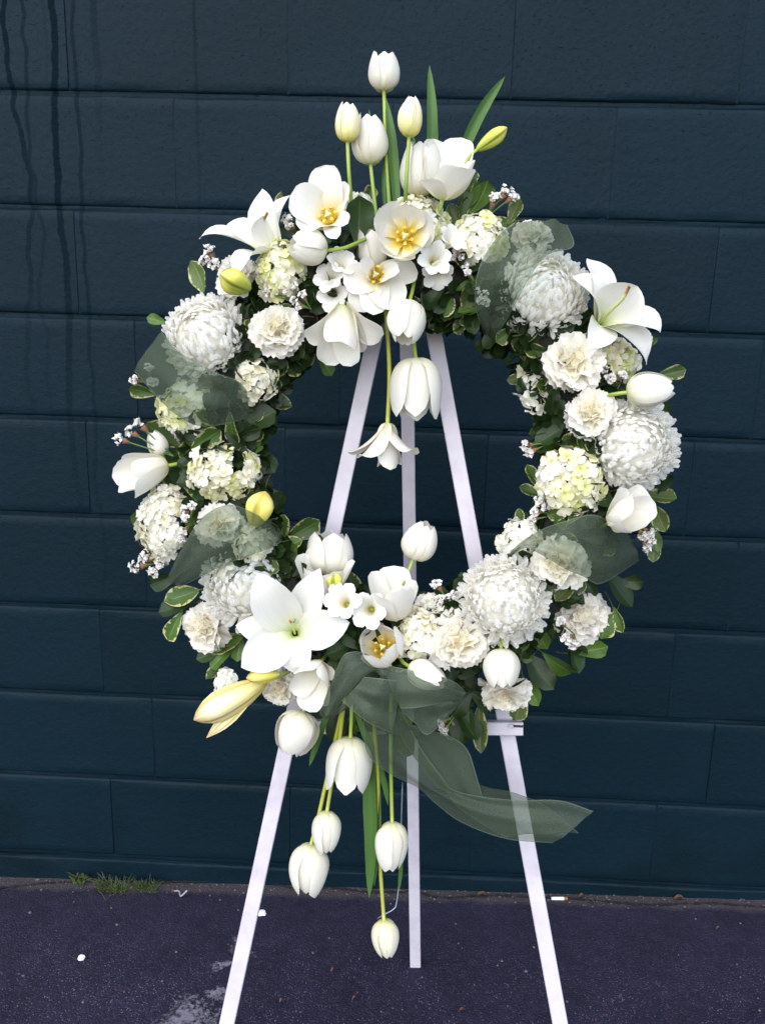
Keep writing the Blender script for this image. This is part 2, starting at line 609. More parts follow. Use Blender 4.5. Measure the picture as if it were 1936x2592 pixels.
lump = noise(n, scaled(n, pos, (1, 1, 1.4)), 22, 4, .6)
h = math_(n, 'ADD', math_(n, 'ADD', math_(n, 'MULTIPLY', fine, 1.1), math_(n, 'MULTIPLY', pits, .9)), math_(n, 'MULTIPLY', lump, .35))
bp = node(n, 'Bump', i_Strength=.65, i_Distance=.0022)
n.links.new(h, bp.inputs['Height'])
n.links.new(bp.outputs[0], bs.inputs['Normal'])
n.links.new(bs.outputs[0], out.inputs[0])
M_BLOCK = m

# asphalt
m, n, out = mat_new('asphalt')
gp = node(n, 'NewGeometry')
pos = gp.outputs['Position']
sx = node(n, 'SeparateXYZ')
n.links.new(pos, sx.inputs[0])
big = noise(n, pos, 6.5, 5, .68)
fine = noise(n, pos, 210, 3, .7)
c = ramp(n, big, [(.3, (.0085, .0076, .0250)), (.7, (.0205, .0180, .0470))])
c = mixc(n, math_(n, 'MULTIPLY', math_(n, 'SUBTRACT', fine, .35), 2.0, clamp=True), mixc(n, .5, c, (.0015, .0014, .004)), c)
vo = node(n, 'TexVoronoi', i_Scale=300.0)
n.links.new(pos, vo.inputs['Vector'])
vs = node(n, 'SeparateColor')
n.links.new(vo.outputs['Color'], vs.inputs[0])
stone = math_(n, 'MULTIPLY', math_(n, 'GREATER_THAN', vs.outputs[0], .55), math_(n, 'LESS_THAN', vo.outputs['Distance'], .38))
pat = math_(n, 'MULTIPLY', math_(n, 'SUBTRACT', noise(n, pos, 13, 4, .65), .34), 3.5, clamp=True)
near = math_(n, 'MULTIPLY', math_(n, 'SUBTRACT', -.12, sx.outputs[1]), 4.5, clamp=True)
stone = math_(n, 'MULTIPLY', stone, math_(n, 'ADD', math_(n, 'MULTIPLY', math_(n, 'MULTIPLY', pat, near), .80), .18))
sc2 = mixc(n, math_(n, 'POWER', vs.outputs[1], 2.5), (.032, .029, .060), (.16, .15, .21))
sc2 = mixc(n, math_(n, 'GREATER_THAN', vs.outputs[2], .86), sc2, (.085, .04, .035))
mid = noise(n, pos, 48, 4, .7)
c = mixc(n, math_(n, 'MULTIPLY', math_(n, 'SUBTRACT', mid, .46), 3.2, clamp=True), c, mixc(n, .5, c, (.026, .023, .052)))
c = mixc(n, stone, c, sc2)
# sandy dusty patches
dst = math_(n, 'MULTIPLY', math_(n, 'SUBTRACT', noise(n, scaled(n, pos, (.8, 1.6, 1)), 5.5, 5, .7), .60), 6, clamp=True)
dst = math_(n, 'MULTIPLY', dst, math_(n, 'MULTIPLY', math_(n, 'SUBTRACT', fine, .45), 5, clamp=True))
c = mixc(n, math_(n, 'MULTIPLY', dst, .30), c, (.07, .056, .056))
# rust-red flecks
rf = math_(n, 'MULTIPLY', math_(n, 'SUBTRACT', noise(n, pos, 26, 2), .755), 14, clamp=True)
c = mixc(n, math_(n, 'MULTIPLY', rf, .6), c, (.07, .018, .016))
# worn grit band along the wall
yw = math_(n, 'ADD', sx.outputs[1], math_(n, 'MULTIPLY', math_(n, 'SUBTRACT', noise(n, pos, 14, 3), .5), .035))
band = math_(n, 'MULTIPLY', math_(n, 'ADD', yw, .052), 60, clamp=True)
c = mixc(n, math_(n, 'MULTIPLY', band, .75), c, mixc(n, fine, (.016, .0135, .019), (.085, .072, .075)))
bs = node(n, 'BsdfPrincipled', i_Roughness=.85)
bs.inputs['Specular IOR Level'].default_value = .25
n.links.new(c, bs.inputs['Base Color'])
h = math_(n, 'ADD', math_(n, 'MULTIPLY', fine, 1.0), math_(n, 'MULTIPLY', vo.outputs['Distance'], -.6))
bp = node(n, 'Bump', i_Strength=.8, i_Distance=.004)
n.links.new(h, bp.inputs['Height'])
n.links.new(bp.outputs[0], bs.inputs['Normal'])
n.links.new(bs.outputs[0], out.inputs[0])
M_ASPH = m

# worn white paint on the asphalt: broken up by its own holes
m, n, out = mat_new('worn_white_paint')
tc = node(n, 'TexCoord')
uv, u_, v_ = uv_sep(n)
holes = noise(n, tc.outputs['Object'], 120, 4, .75)
rad = math_(n, 'MULTIPLY', math_(n, 'SUBTRACT', 1.0, v_), .30)
msk = math_(n, 'MULTIPLY', math_(n, 'SUBTRACT', math_(n, 'ADD', holes, rad), .57), 5, clamp=True)
bs = node(n, 'BsdfPrincipled', i_Roughness=.8)
bs.inputs['Base Color'].default_value = (.22, .21, .27, 1)
tp = node(n, 'BsdfTransparent')
mx = node(n, 'MixShader')
n.links.new(math_(n, 'MULTIPLY', msk, .65), mx.inputs[0])
n.links.new(tp.outputs[0], mx.inputs[1])
n.links.new(bs.outputs[0], mx.inputs[2])
n.links.new(mx.outputs[0], out.inputs[0])
M_WORN = m
M_PEB = plain('white_stone', (.62, .60, .62), .7, .15, 60)
M_PAPER = plain('paper', (.66, .65, .68), .7, .12, 30)
M_FILTER = plain('brown_litter', (.20, .10, .05), .8, .5, 60)
M_GRIT = plain('grit', (.085, .075, .082), .9, .4, 9)
M_WIRE = plain('clear_wire', (.30, .34, .40), .25, .1, 20, .3)
M_WEED = plain('weed_green', (.032, .050, .010), .6, .5, 25)
M_DRY = plain('dry_grass', (.12, .085, .05), .8, .3, 40)
M_HOLE = plain('dark_slot', (.03, .025, .03), .9, .2)
M_CRACK = plain('crack_dark', (.004, .0035, .006), 1.0, .3, 60)

# ------------------------------------------------------------------ ground
g = Geo()
g.add([(-60, -120, ground_z(-60)), (60, -120, ground_z(60)), (60, 60, ground_z(60)), (-60, 60, ground_z(-60))], [(0, 1, 2, 3)])
o = g.obj('ground', M_ASPH, smooth=False)
o['kind'] = 'structure'

# ------------------------------------------------------------------ block wall
BH, BL, Z0 = 0.2032, 0.4064, 1.668
wall = thing('block_wall', Matrix.Translation((0, 0, 0)), 'dark blue painted concrete block wall filling the background, streaked with old drips', 'wall')
phase = {-1: .25, 0: .145, 1: .339, 2: .14, 3: .248, 4: .14, 5: .252, 6: .147, 7: .252, 8: .15}
JH, JV = .0044, .0012            # half joint widths


def block_geo(g, w_, h_, seed):
    """front of one block with rounded arrises; origin at its lower left, face at y = 0"""
    r = np.random.default_rng(seed)
    xs = np.r_[0, .0012, .004, np.linspace(.03, w_ - .03, 9), w_ - .004, w_ - .0012, w_]
    zs = np.r_[0, .0016, .005, np.linspace(.02, h_ - .02, 5), h_ - .005, h_ - .0016, h_]
    nx, nz = len(xs), len(zs)
    G = np.zeros((nz, nx, 3))
    G[..., 0] = xs[None]
    G[..., 2] = zs[:, None]
    ex = np.minimum(xs, w_ - xs)
    ez = np.minimum(zs, h_ - zs)
    yx = ex * 0
    yz = np.where(ez < .0006, .0038, np.where(ez < .003, .0014, 0))
    G[..., 1] = np.maximum(yx[None], yz[:, None])
    G[..., 1] += r.normal(0, .0006, (nz, nx)) * (ez < .01)[:, None] + r.normal(0, .0003, (nz, nx))
    G[..., 2] += r.normal(0, .0007, (nz, nx)) * ((ez > 0.0006) & (ez < .01))[:, None]
    g.grid(G)
    # side returns into the joint
    top = G[-1].copy(); top2 = top.copy(); top2[:, 1] = .03
    g.grid(np.stack([top, top2]))
    bot = G[0].copy(); bot2 = bot.copy(); bot2[:, 1] = .03
    g.grid(np.stack([bot2, bot]))
    lf = G[:, 0].copy(); lf2 = lf.copy(); lf2[:, 1] = .03
    g.grid(np.stack([lf, lf2]))
    rt = G[:, -1].copy(); rt2 = rt.copy(); rt2[:, 1] = .03
    g.grid(np.stack([rt2, rt]))


variants = []
for i in range(6):
    g = Geo()
    block_geo(g, BL - 2 * JV, BH - 2 * JH, 100 + i)
    variants.append(g)
vmesh = [g.mesh('concrete_block', M_BLOCK) for g in variants]
far = Geo()
joint = Geo()
for row in range(-9, 9):
    zt = Z0 - (row - 1) * BH
    zb = zt - BH
    ph = phase.get(row, .145 if row % 2 == 0 else .252)
    kmin = -14
    for k in range(kmin, 15):
        x = ph + k * BL
        i = random.randrange(6)
        M = Matrix.Translation((x + JV, random.gauss(0, .0006), zb + JH))
        if row >= -2 and -1.75 < x < 1.45:
            put('concrete_block', vmesh[i], wall, M)
        else:
            far.merge(variants[i], M)
        joint.box((x - JV - .0004, .0007 + random.random() * .0008, zb + JH + .001), (x + JV + .0004, .02, zt - JH - .001))
o = far.obj('concrete_block', M_BLOCK, wall)
o['kind'] = 'stuff'
o = joint.obj('head_joint', M_BLOCK, wall, smooth=False)
o['kind'] = 'stuff'
# mortar behind: a slightly hollow tooled bed at every course
bed = Geo()
for k in range(-10, 9):
    z = Z0 - k * BH
    xs = np.linspace(-5.9, 6.2, 300)
    prof = [(-.0064, .0052), (-.003, .0043), (0, .0046), (.003, .0043), (.0064, .0052)]
    G = np.zeros((len(prof), len(xs), 3))
    for i, (dz, y) in enumerate(prof):
        G[i, :, 0] = xs
        G[i, :, 1] = y + rng.normal(0, .0007, len(xs))
        G[i, :, 2] = z + dz
    bed.grid(G)
o = bed.obj('bed_joint', M_BLOCK, wall)
o['kind'] = 'stuff'
core = Geo()
core.box((-5.9, .025, -.4), (6.2, .2, 3.7))
core.obj('wall_core', M_BLOCK, wall, smooth=False)
foot = Geo()
xs = np.linspace(-5.9, 6.2, 260)
prof = [(-.4, -.007), (.0, -.007), (.030, -.007), (.0345, -.0068), (.0365, -.006), (.0375, -.004), (.0385, .000), (.039, .006)]
G = np.zeros((len(prof), len(xs), 3))
for i, (z, y) in enumerate(prof):
    G[i, :, 0] = xs
    G[i, :, 1] = y + rng.normal(0, .0007, len(xs))
    G[i, :, 2] = z + (np.sin(xs * 7) * .001 + rng.normal(0, .0006, len(xs)) + .004 * xs if i else 0)
foot.grid(G)
foot.obj('footing', M_BLOCK, wall)

# ------------------------------------------------------------------ things on the ground
c_ = Geo()
rr = np.random.default_rng(5)
pts = [PG(u, v) for u, v in ((-60, 1925), (40, 1917), (150, 1907), (420, 1905), (560, 1903), (650, 1918), (720, 1914), (800, 1924), (890, 1925), (960, 1938), (1040, 1934), (1090, 1934), (1190, 1940), (1260, 1944), (1390, 1957), (1520, 1955), (1700, 1965))]
cc = spline(pts, 260)
wd = np.abs(rr.normal(.0022, .0011, len(cc)))[:, None]
jit = np.cumsum(rr.normal(0, .0006, len(cc)))
jit = (jit - np.linspace(0, jit[-1], len(jit)))[:, None]
G = np.stack([cc + np.array([0, 1, 0]) * (wd + jit), cc + np.array([0, -1, 0]) * (wd - jit)], 0)
G[..., 2] = GZ * G[..., 0] + .004
c_.grid(G)
o = c_.obj('crack', M_CRACK)  # crack drawn as a thin near-black strip laid on the asphalt
o['kind'] = 'structure'


def blotch(label, parts, group):
    g = Geo()
    for (u, v, ru, rv, ang) in parts:
        p = PG(u, v)
        s = S(p)
        rs = np.linspace(0, 1, 7)
        th = np.linspace(0, 2 * np.pi, 28, endpoint=False)
        rad = 1 + .22 * np.sin(3 * th + u) + .16 * np.sin(5 * th + v) + .1 * np.sin(9 * th)
        a = math.radians(ang)
        G = np.zeros((7, 28, 3))
        ex = rs[:, None] * rad * np.cos(th) * ru * s
        ey = rs[:, None] * rad * np.sin(th) * rv * s
        G[..., 0] = p.x + ex * math.cos(a) - ey * math.sin(a)
        G[..., 1] = p.y + ex * math.sin(a) + ey * math.cos(a)
        G[..., 2] = GZ * G[..., 0] + .004 + (g.n > 0) * .002
        uv = np.zeros((7, 28, 2))
        uv[..., 1] = rs[:, None]
        g.grid(G, wrap=True, uv=uv)
    o = g.obj('paint_mark', M_WORN)
    o['label'] = label
    o['category'] = 'paint mark'
    o['group'] = group


blotch('large worn white paint smear on asphalt at bottom edge beside the easel leg', [(400, 2200, 95, 55, 35), (470, 2150, 40, 26, 10), (350, 2240, 60, 40, 20)], 'worn white paint on the asphalt')
blotch('small worn white paint patch on asphalt above the large smear', [(520, 2050, 26, 40, 40), (480, 2090, 34, 16, 30)], 'worn white paint on the asphalt')
for q in []:
    pass


def blob(g, p, r, seed, flat=.7, rough=.12):
    rr = np.random.default_rng(seed)
    th = np.linspace(0, 2 * np.pi, 9, endpoint=False)
    ph = np.linspace(0.05, np.pi - .05, 6)
    G = np.stack([np.sin(ph)[:, None] * np.cos(th), np.sin(ph)[:, None] * np.sin(th), np.cos(ph)[:, None] * np.ones_like(th) * flat], -1)
    G = G * (1 + rr.normal(0, rough, G.shape[:2]))[..., None] * r
    g.grid(G + np.array(p), wrap=True)
    k = g.n - 54
    g.f.append(tuple(range(k + 8, k - 1, -1)))
    g.f.append(tuple(range(g.n - 9, g.n)))


def on_ground(u, v, h=0.0):
    p = PG(u, v)
    return Vector((p.x, p.y, p.z + h))


g = Geo()
p = on_ground(177, 2072)
blob(g, (0, 0, 0), .0075, 3, .75)
o = g.obj('pebble', M_PEB, smooth=False)
o.location = p + Vector((0, 0, .004))
tag(o, 'lone white pebble lying on the dark asphalt', 'pebble')
g = Geo()
blob(g, (0, 0, 0), .010, 8, .35)
o = g.obj('paper_scrap', M_PAPER, smooth=False)
o.location = on_ground(566, 1974, .003)
tag(o, 'crumpled pale paper scrap on asphalt beside the easel leg', 'paper')
t = thing('cigarette_butt', frame(on_ground(1190, 1944, .004), Vector((1, .05, .02))), 'white cigarette butt lying by the wall', 'cigarette butt')
g = Geo(); tube(g, [Vector((0, 0, 0)), Vector((0, 0, .028))], .0038, 8); g.obj('paper_tube', M_PAPER, t)
g = Geo(); tube(g, [Vector((0, 0, .0282)), Vector((0, 0, .036))], .0037, 8); g.obj('filter', M_FILTER, t)
g = Geo()
tube(g, [Vector((-.014, 0, .012)), Vector((-.003, 0, .013)), Vector((0, 0, .002)), Vector((.004, -.004, .004)), Vector((.016, .003, .014))], .0018, 5, r2=.0026)
o = g.obj('plastic_strip', plain('dull_plastic', (.20, .20, .22), .5, .2))
o.location = on_ground(390, 1937, .002)
tag(o, 'bent pale plastic strip lying before the weeds', 'litter')


def dry_leaf(u, v, L, rot, seed, label, col):
    c0 = bez([(0, 0, .003), (L * .3, 0, .012), (L * .7, 0, .010), (L, 0, .001)], 7)
    g = Geo()
    g.grid(petal(c0, (0, 1, 0), L * .55, W_NARROW, L * .4, 5, ruf=.1, seed=seed))
    o = g.obj('dead_leaf', col)
    o.location = on_ground(u, v, .002)
    o.rotation_euler = (0, 0, rot)
    tag(o, label, 'leaf', 'dead leaves and flecks on the asphalt')


M_DEAD = plain('dead_leaf_brown', (.085, .038, .018), .7, .4, 70)
M_DEADR = plain('dead_leaf_red', (.062, .020, .017), .7, .4, 70)
for i, (u, v, L, rot, lab, mm) in enumerate((
        (1030, 1938, .026, .1, 'curled brown dead leaf by the wall behind the middle of the easel', M_DEAD),
        (1248, 1942, .020, .2, 'brown dead leaf touching the cigarette butt', M_DEAD),
        (1268, 1950, .018, -.3, 'flat brown dead leaf just past the cigarette butt', M_DEADR),
        (1455, 1945, .026, .1, 'orange brown dead leaf in the grit near the right frame edge', M_DEAD),
        (1392, 1935, .02, 1.4, 'upright dry brown leaf in the grit by the wall', M_DEAD),
        (157, 1958, .012, .4, 'small red leaf fleck on asphalt below the weeds', M_DEADR),
        (372, 1932, .014, 1.0, 'small red leaf fleck beside the plastic strip', M_DEADR),
        (760, 2165, .016, .6, 'red leaf fleck on asphalt left of the rear easel foot', M_DEADR),
        (990, 2190, .018, .2, 'red leaf fleck on asphalt right of the rear easel foot', M_DEADR),
        (715, 2103, .014, .9, 'red leaf fleck near the hanging lowest tulip', M_DEADR),
        (604, 2170, .012, .9, 'orange leaf fleck close to the front easel leg', M_DEAD),
        (1545, 2012, .012, .3, 'tan leaf fleck on asphalt near the right frame edge', M_DEAD))):
    dry_leaf(u, v, L * .85, rot, i, lab, mm)
# loose grit near the wall and over the asphalt
g = Geo()
for i in range(380):
    if i < 300:
        u = rr.uniform(-30, 1680); v = 1893 + u * .029 + abs(rr.normal(0, 13)) + 3
    else:
        u = rr.uniform(-30, 1680); v = rr.uniform(1960, 2230)
    p = on_ground(u, v, .001)
    blob(g, p, abs(rr.normal(.0009, .0008)) + .0006, i, .6)
o = g.obj('grit', M_GRIT, smooth=False)
o['kind'] = 'stuff'


def weed(u, v, wpx, hpx, nb, label, dry=0, broad=False, seed=0):
    r = np.random.default_rng(seed)
    p = on_ground(u, v)
    s = S(p)
    t = thing('weed', Matrix.Translation(p), label, 'weed', 'weeds at the foot of the wall')
    g = Geo(); gd = Geo()
    for i in range(nb + dry):
        b = np.array([r.uniform(-.35, .35) * wpx * s, r.uniform(-.012, .014), 0])
        a = r.uniform(0, 6.28); L = hpx * s * r.uniform(.45, 1.05)
        out = np.array([math.cos(a), math.sin(a) * .6 - .25, 0]) * L * r.uniform(.3, .9)
        tip = b + out + np.array([0, 0, L * r.uniform(.35, .95)])
        if i >= nb:
            tip = b + np.array([r.uniform(-.5, .8) * L, -L * .9, .004])
        mid = (b + tip) / 2 + np.array([0, 0, L * .22])
        c0 = bez([b, b * .6 + mid * .4, mid, tip], 5)
        sd_ = np.cross(unit((tip - b)[None])[0], [0.2, -1, .1])
        (g if i < nb else gd).grid(petal(c0, sd_, (.0046 if broad else .0016) * r.uniform(.7, 1.5), W_ROUND if broad else ([0, .7, 1], [1, .8, .1]), .01, 3))
    o = g.obj('blade', M_WEED, t); o['kind'] = 'stuff'
    if dry:
        o = gd.obj('dry_blade', M_DRY, t); o['kind'] = 'stuff'


weed(172, 1908, 34, 36, 40, 'smallest weed, a leafy sprout at the wall foot', broad=True, seed=1)
weed(243, 1922, 90, 40, 170, 'widest weed tuft with dry straw blades at the wall foot', dry=26, seed=2)
weed(316, 1921, 62, 34, 120, 'round green weed tuft nearest the easel at the wall foot', seed=3)

# ------------------------------------------------------------------ easel
easel = thing('easel', Matrix.Translation(O), 'white painted wooden tripod easel holding up the flower wreath', 'easel')


def board(name, a, b, wx, dn, parent, nn=None):
    """rectangular stick from a to b, wx wide and dn deep, softened arrises"""
    ax = (b - a).normalized()
    nn = (nn or N)
    sx_ = ax.cross(nn).normalized()
    nn2 = sx_.cross(ax)
    g = Geo()
    bv = .0012
    sec = [(-wx / 2 + bv, -dn / 2), (wx / 2 - bv, -dn / 2), (wx / 2, -dn / 2 + bv), (wx / 2, dn / 2 - bv), (wx / 2 - bv, dn / 2), (-wx / 2 + bv, dn / 2), (-wx / 2, dn / 2 - bv), (-wx / 2, -dn / 2 + bv)]
    inv = parent.matrix_world.inverted()
    rows = []
    for k in np.linspace(0, 1, 9):
        c0 = a.lerp(b, k)
        rows.append([list(inv @ (c0 + sx_ * x_ + nn2 * y_)) for x_, y_ in sec])
    g.grid(np.array(rows), wrap=True)
    k = g.n - 8
    g.f.append(tuple(range(k, k + 8)))
    g.f.append(tuple(range(8))[::-1])
    return g.obj(name, M_PAINT, parent, smooth=False)


def to_ground_along(a, b):
    d = b - a
    t = (GZ * a.x - a.z) / (d.z - GZ * d.x)
    return a + d * t


LT, LB = P(824, 660, -.006), P(493, 2200, -.006)
RT, RB = P(926, 660, -.006), P(1207, 2200, -.006)
lw_ = .0235
board('leg', LT + (LT - LB) * .085, to_ground_along(LT, LB), lw_, .012, easel)
board('leg', RT + (RT - RB) * .085, to_ground_along(RT, RB), lw_, .012, easel)
rf_ = PG(897, 2086)
top = P(876, 560, -.045)
rd = (rf_ - top).normalized()
board('leg', top, rf_ + Vector((0, 0, .001)), .0215, .012, easel, nn=rd.cross(X).normalized() * -1)
ca, cb = P(616, 1568, .0085), P(1128, 1572, .0085)
o = board('crossbar', ca, cb, .020, .0165, easel)
board('top_block', P(842, 556, .006), P(905, 558, .006), .05, .012, easel)
g = Geo()
inv = easel.matrix_world.inverted()
g2 = Geo()
tube(g2, [inv @ P(1104, 1569, .012), inv @ P(1104, 1569, .022)], .0034, 9, m=2)
g2.obj('peg', M_PAINT, easel)
g3 = Geo()
a_ = inv @ P(1107, 1568, .0172); b_ = inv @ P(1129, 1568, .0172)
g3.box((a_.x, a_.y - .001, a_.z - .0016), (b_.x, a_.y + .006, a_.z + .0016))
g3.obj('slot', M_HOLE, easel, smooth=False)

# ------------------------------------------------------------------ wreath body and foliage
wc = P(873, 990, .06)
wreath = thing('flower_wreath', Matrix.Translation(wc), 'round wreath of dark and cream-edged leaves that carries all the white flowers', 'wreath')
winv = wreath.matrix_world.inverted()
th = np.linspace(0, 2 * np.pi, 72, endpoint=False)
ph = np.linspace(0, 2 * np.pi, 20, endpoint=False)
G = np.zeros((73, 20, 3))
e1, e2, e3 = np.array(X), np.array(U), np.array(N)
for i in range(73):
    a = 2 * np.pi * i / 72
    dr = e1 * math.cos(a) + e2 * math.sin(a)
    for j, q in enumerate(ph):
        r_ = .046 + .007 * math.sin(7 * a + 2 * q) + rng.normal(0, .004)
        G[i, j] = dr * (.262 + r_ * math.cos(q)) + e3 * r_ * math.sin(q)
G[72] = G[0]
g = Geo(); g.grid(G, wrap=True)
g.obj('moss_ring', M_MOSS, wreath)


def leaf_geo(L, W, curl, fold, tab, seed, tw=0.0):
    """leaf along +y, upper side to +z"""
    c0 = bez([(0, 0, 0), (0, L * .33, L * curl * .8), (0, L * .7, L * curl * .7), (0, L, -L * curl * .5)], 9)
    G = petal(c0, (1, 0, 0), W, tab, W * 1.2, 7, crease=fold, ruf=.05, twist=tw, seed=seed)
    # petal() bends toward cross(tau, side): for side = +x and tau = +y that is -z, so mirror
    G[..., 2] *= -1
    g = Geo(); g.grid(G)
    # petiole
    tube(g, [Vector((0, -L * .12, 0)), Vector((0, L * .03, 0))], L * .02, 4, m=2)
    return g


W_OBOV = ([0, .08, .2, .4, .6, .75, .87, .94, .98, 1], [.10, .22, .42, .72, .95, 1, .86, .62, .36, .08])
W_OVAL = ([0, .08, .2, .4, .55, .7, .84, .93, .98, 1], [.12, .34, .64, .94, 1, .93, .72, .46, .22, .03])
leafs = []
for i in range(8):
    r_ = random.Random(i)
    leafs.append(leaf_geo(1, r_.uniform(.50, .66), r_.uniform(-.16, .2), r_.uniform(.03, .12), W_OBOV if i % 3 else W_OVAL, i, r_.uniform(-.5, .5)))
LM = {k: [g.mesh('leaf', mm) for g in leafs] for k, mm in (('v', M_LEAFV), ('d', M_LEAFD), ('o', M_LEAFO), ('g', M_LEAFG))}
twig = Geo()


def leaf_matrix(base, dirv, nrm, L, wscale=1.0):
    y = dirv.normalized()
    z = (nrm - y * nrm.dot(y)).normalized()
    x = y.cross(z)
    return winv @ Matrix(((x.x * L * wscale, y.x * L, z.x * L, base.x), (x.y * L * wscale, y.y * L, z.y * L, base.y), (x.z * L * wscale, y.z * L, z.z * L, base.z), (0, 0, 0, 1)))


NLEAF = [0]


def add_leaf(u, v, L, ang, kind='v', n=None, dz=None, wscale=1.0, tilt=None, stem=True, variant=None):
    """leaf whose middle shows at u, v, pointing along ang (0 right, 90 up)"""
    a = math.radians(ang)
    n = surf(u, v) * .85 + .012 if n is None else n
    c0 = P(u, v, n)
    s = S(c0)
    dz = random.uniform(-.25, .35) if dz is None else dz
    d_ = D(math.cos(a), math.sin(a), dz)
    Lm = L * s * 1.16
    base = c0 - d_ * Lm * .5
    nr = D(random.gauss(0, .35), random.gauss(.25, .35), 1) if tilt is None else D(*tilt)
    put('leaf', LM[kind][random.randrange(8) if variant is None else variant], wreath, leaf_matrix(base, d_, nr, Lm, wscale))
    NLEAF[0] += 1
    if stem:
        q = base - d_ * .02 - N * .02
        tube(twig, [winv @ base, winv @ (base - d_ * .012 - N * .004), winv @ q], .0011, 4, m=4)


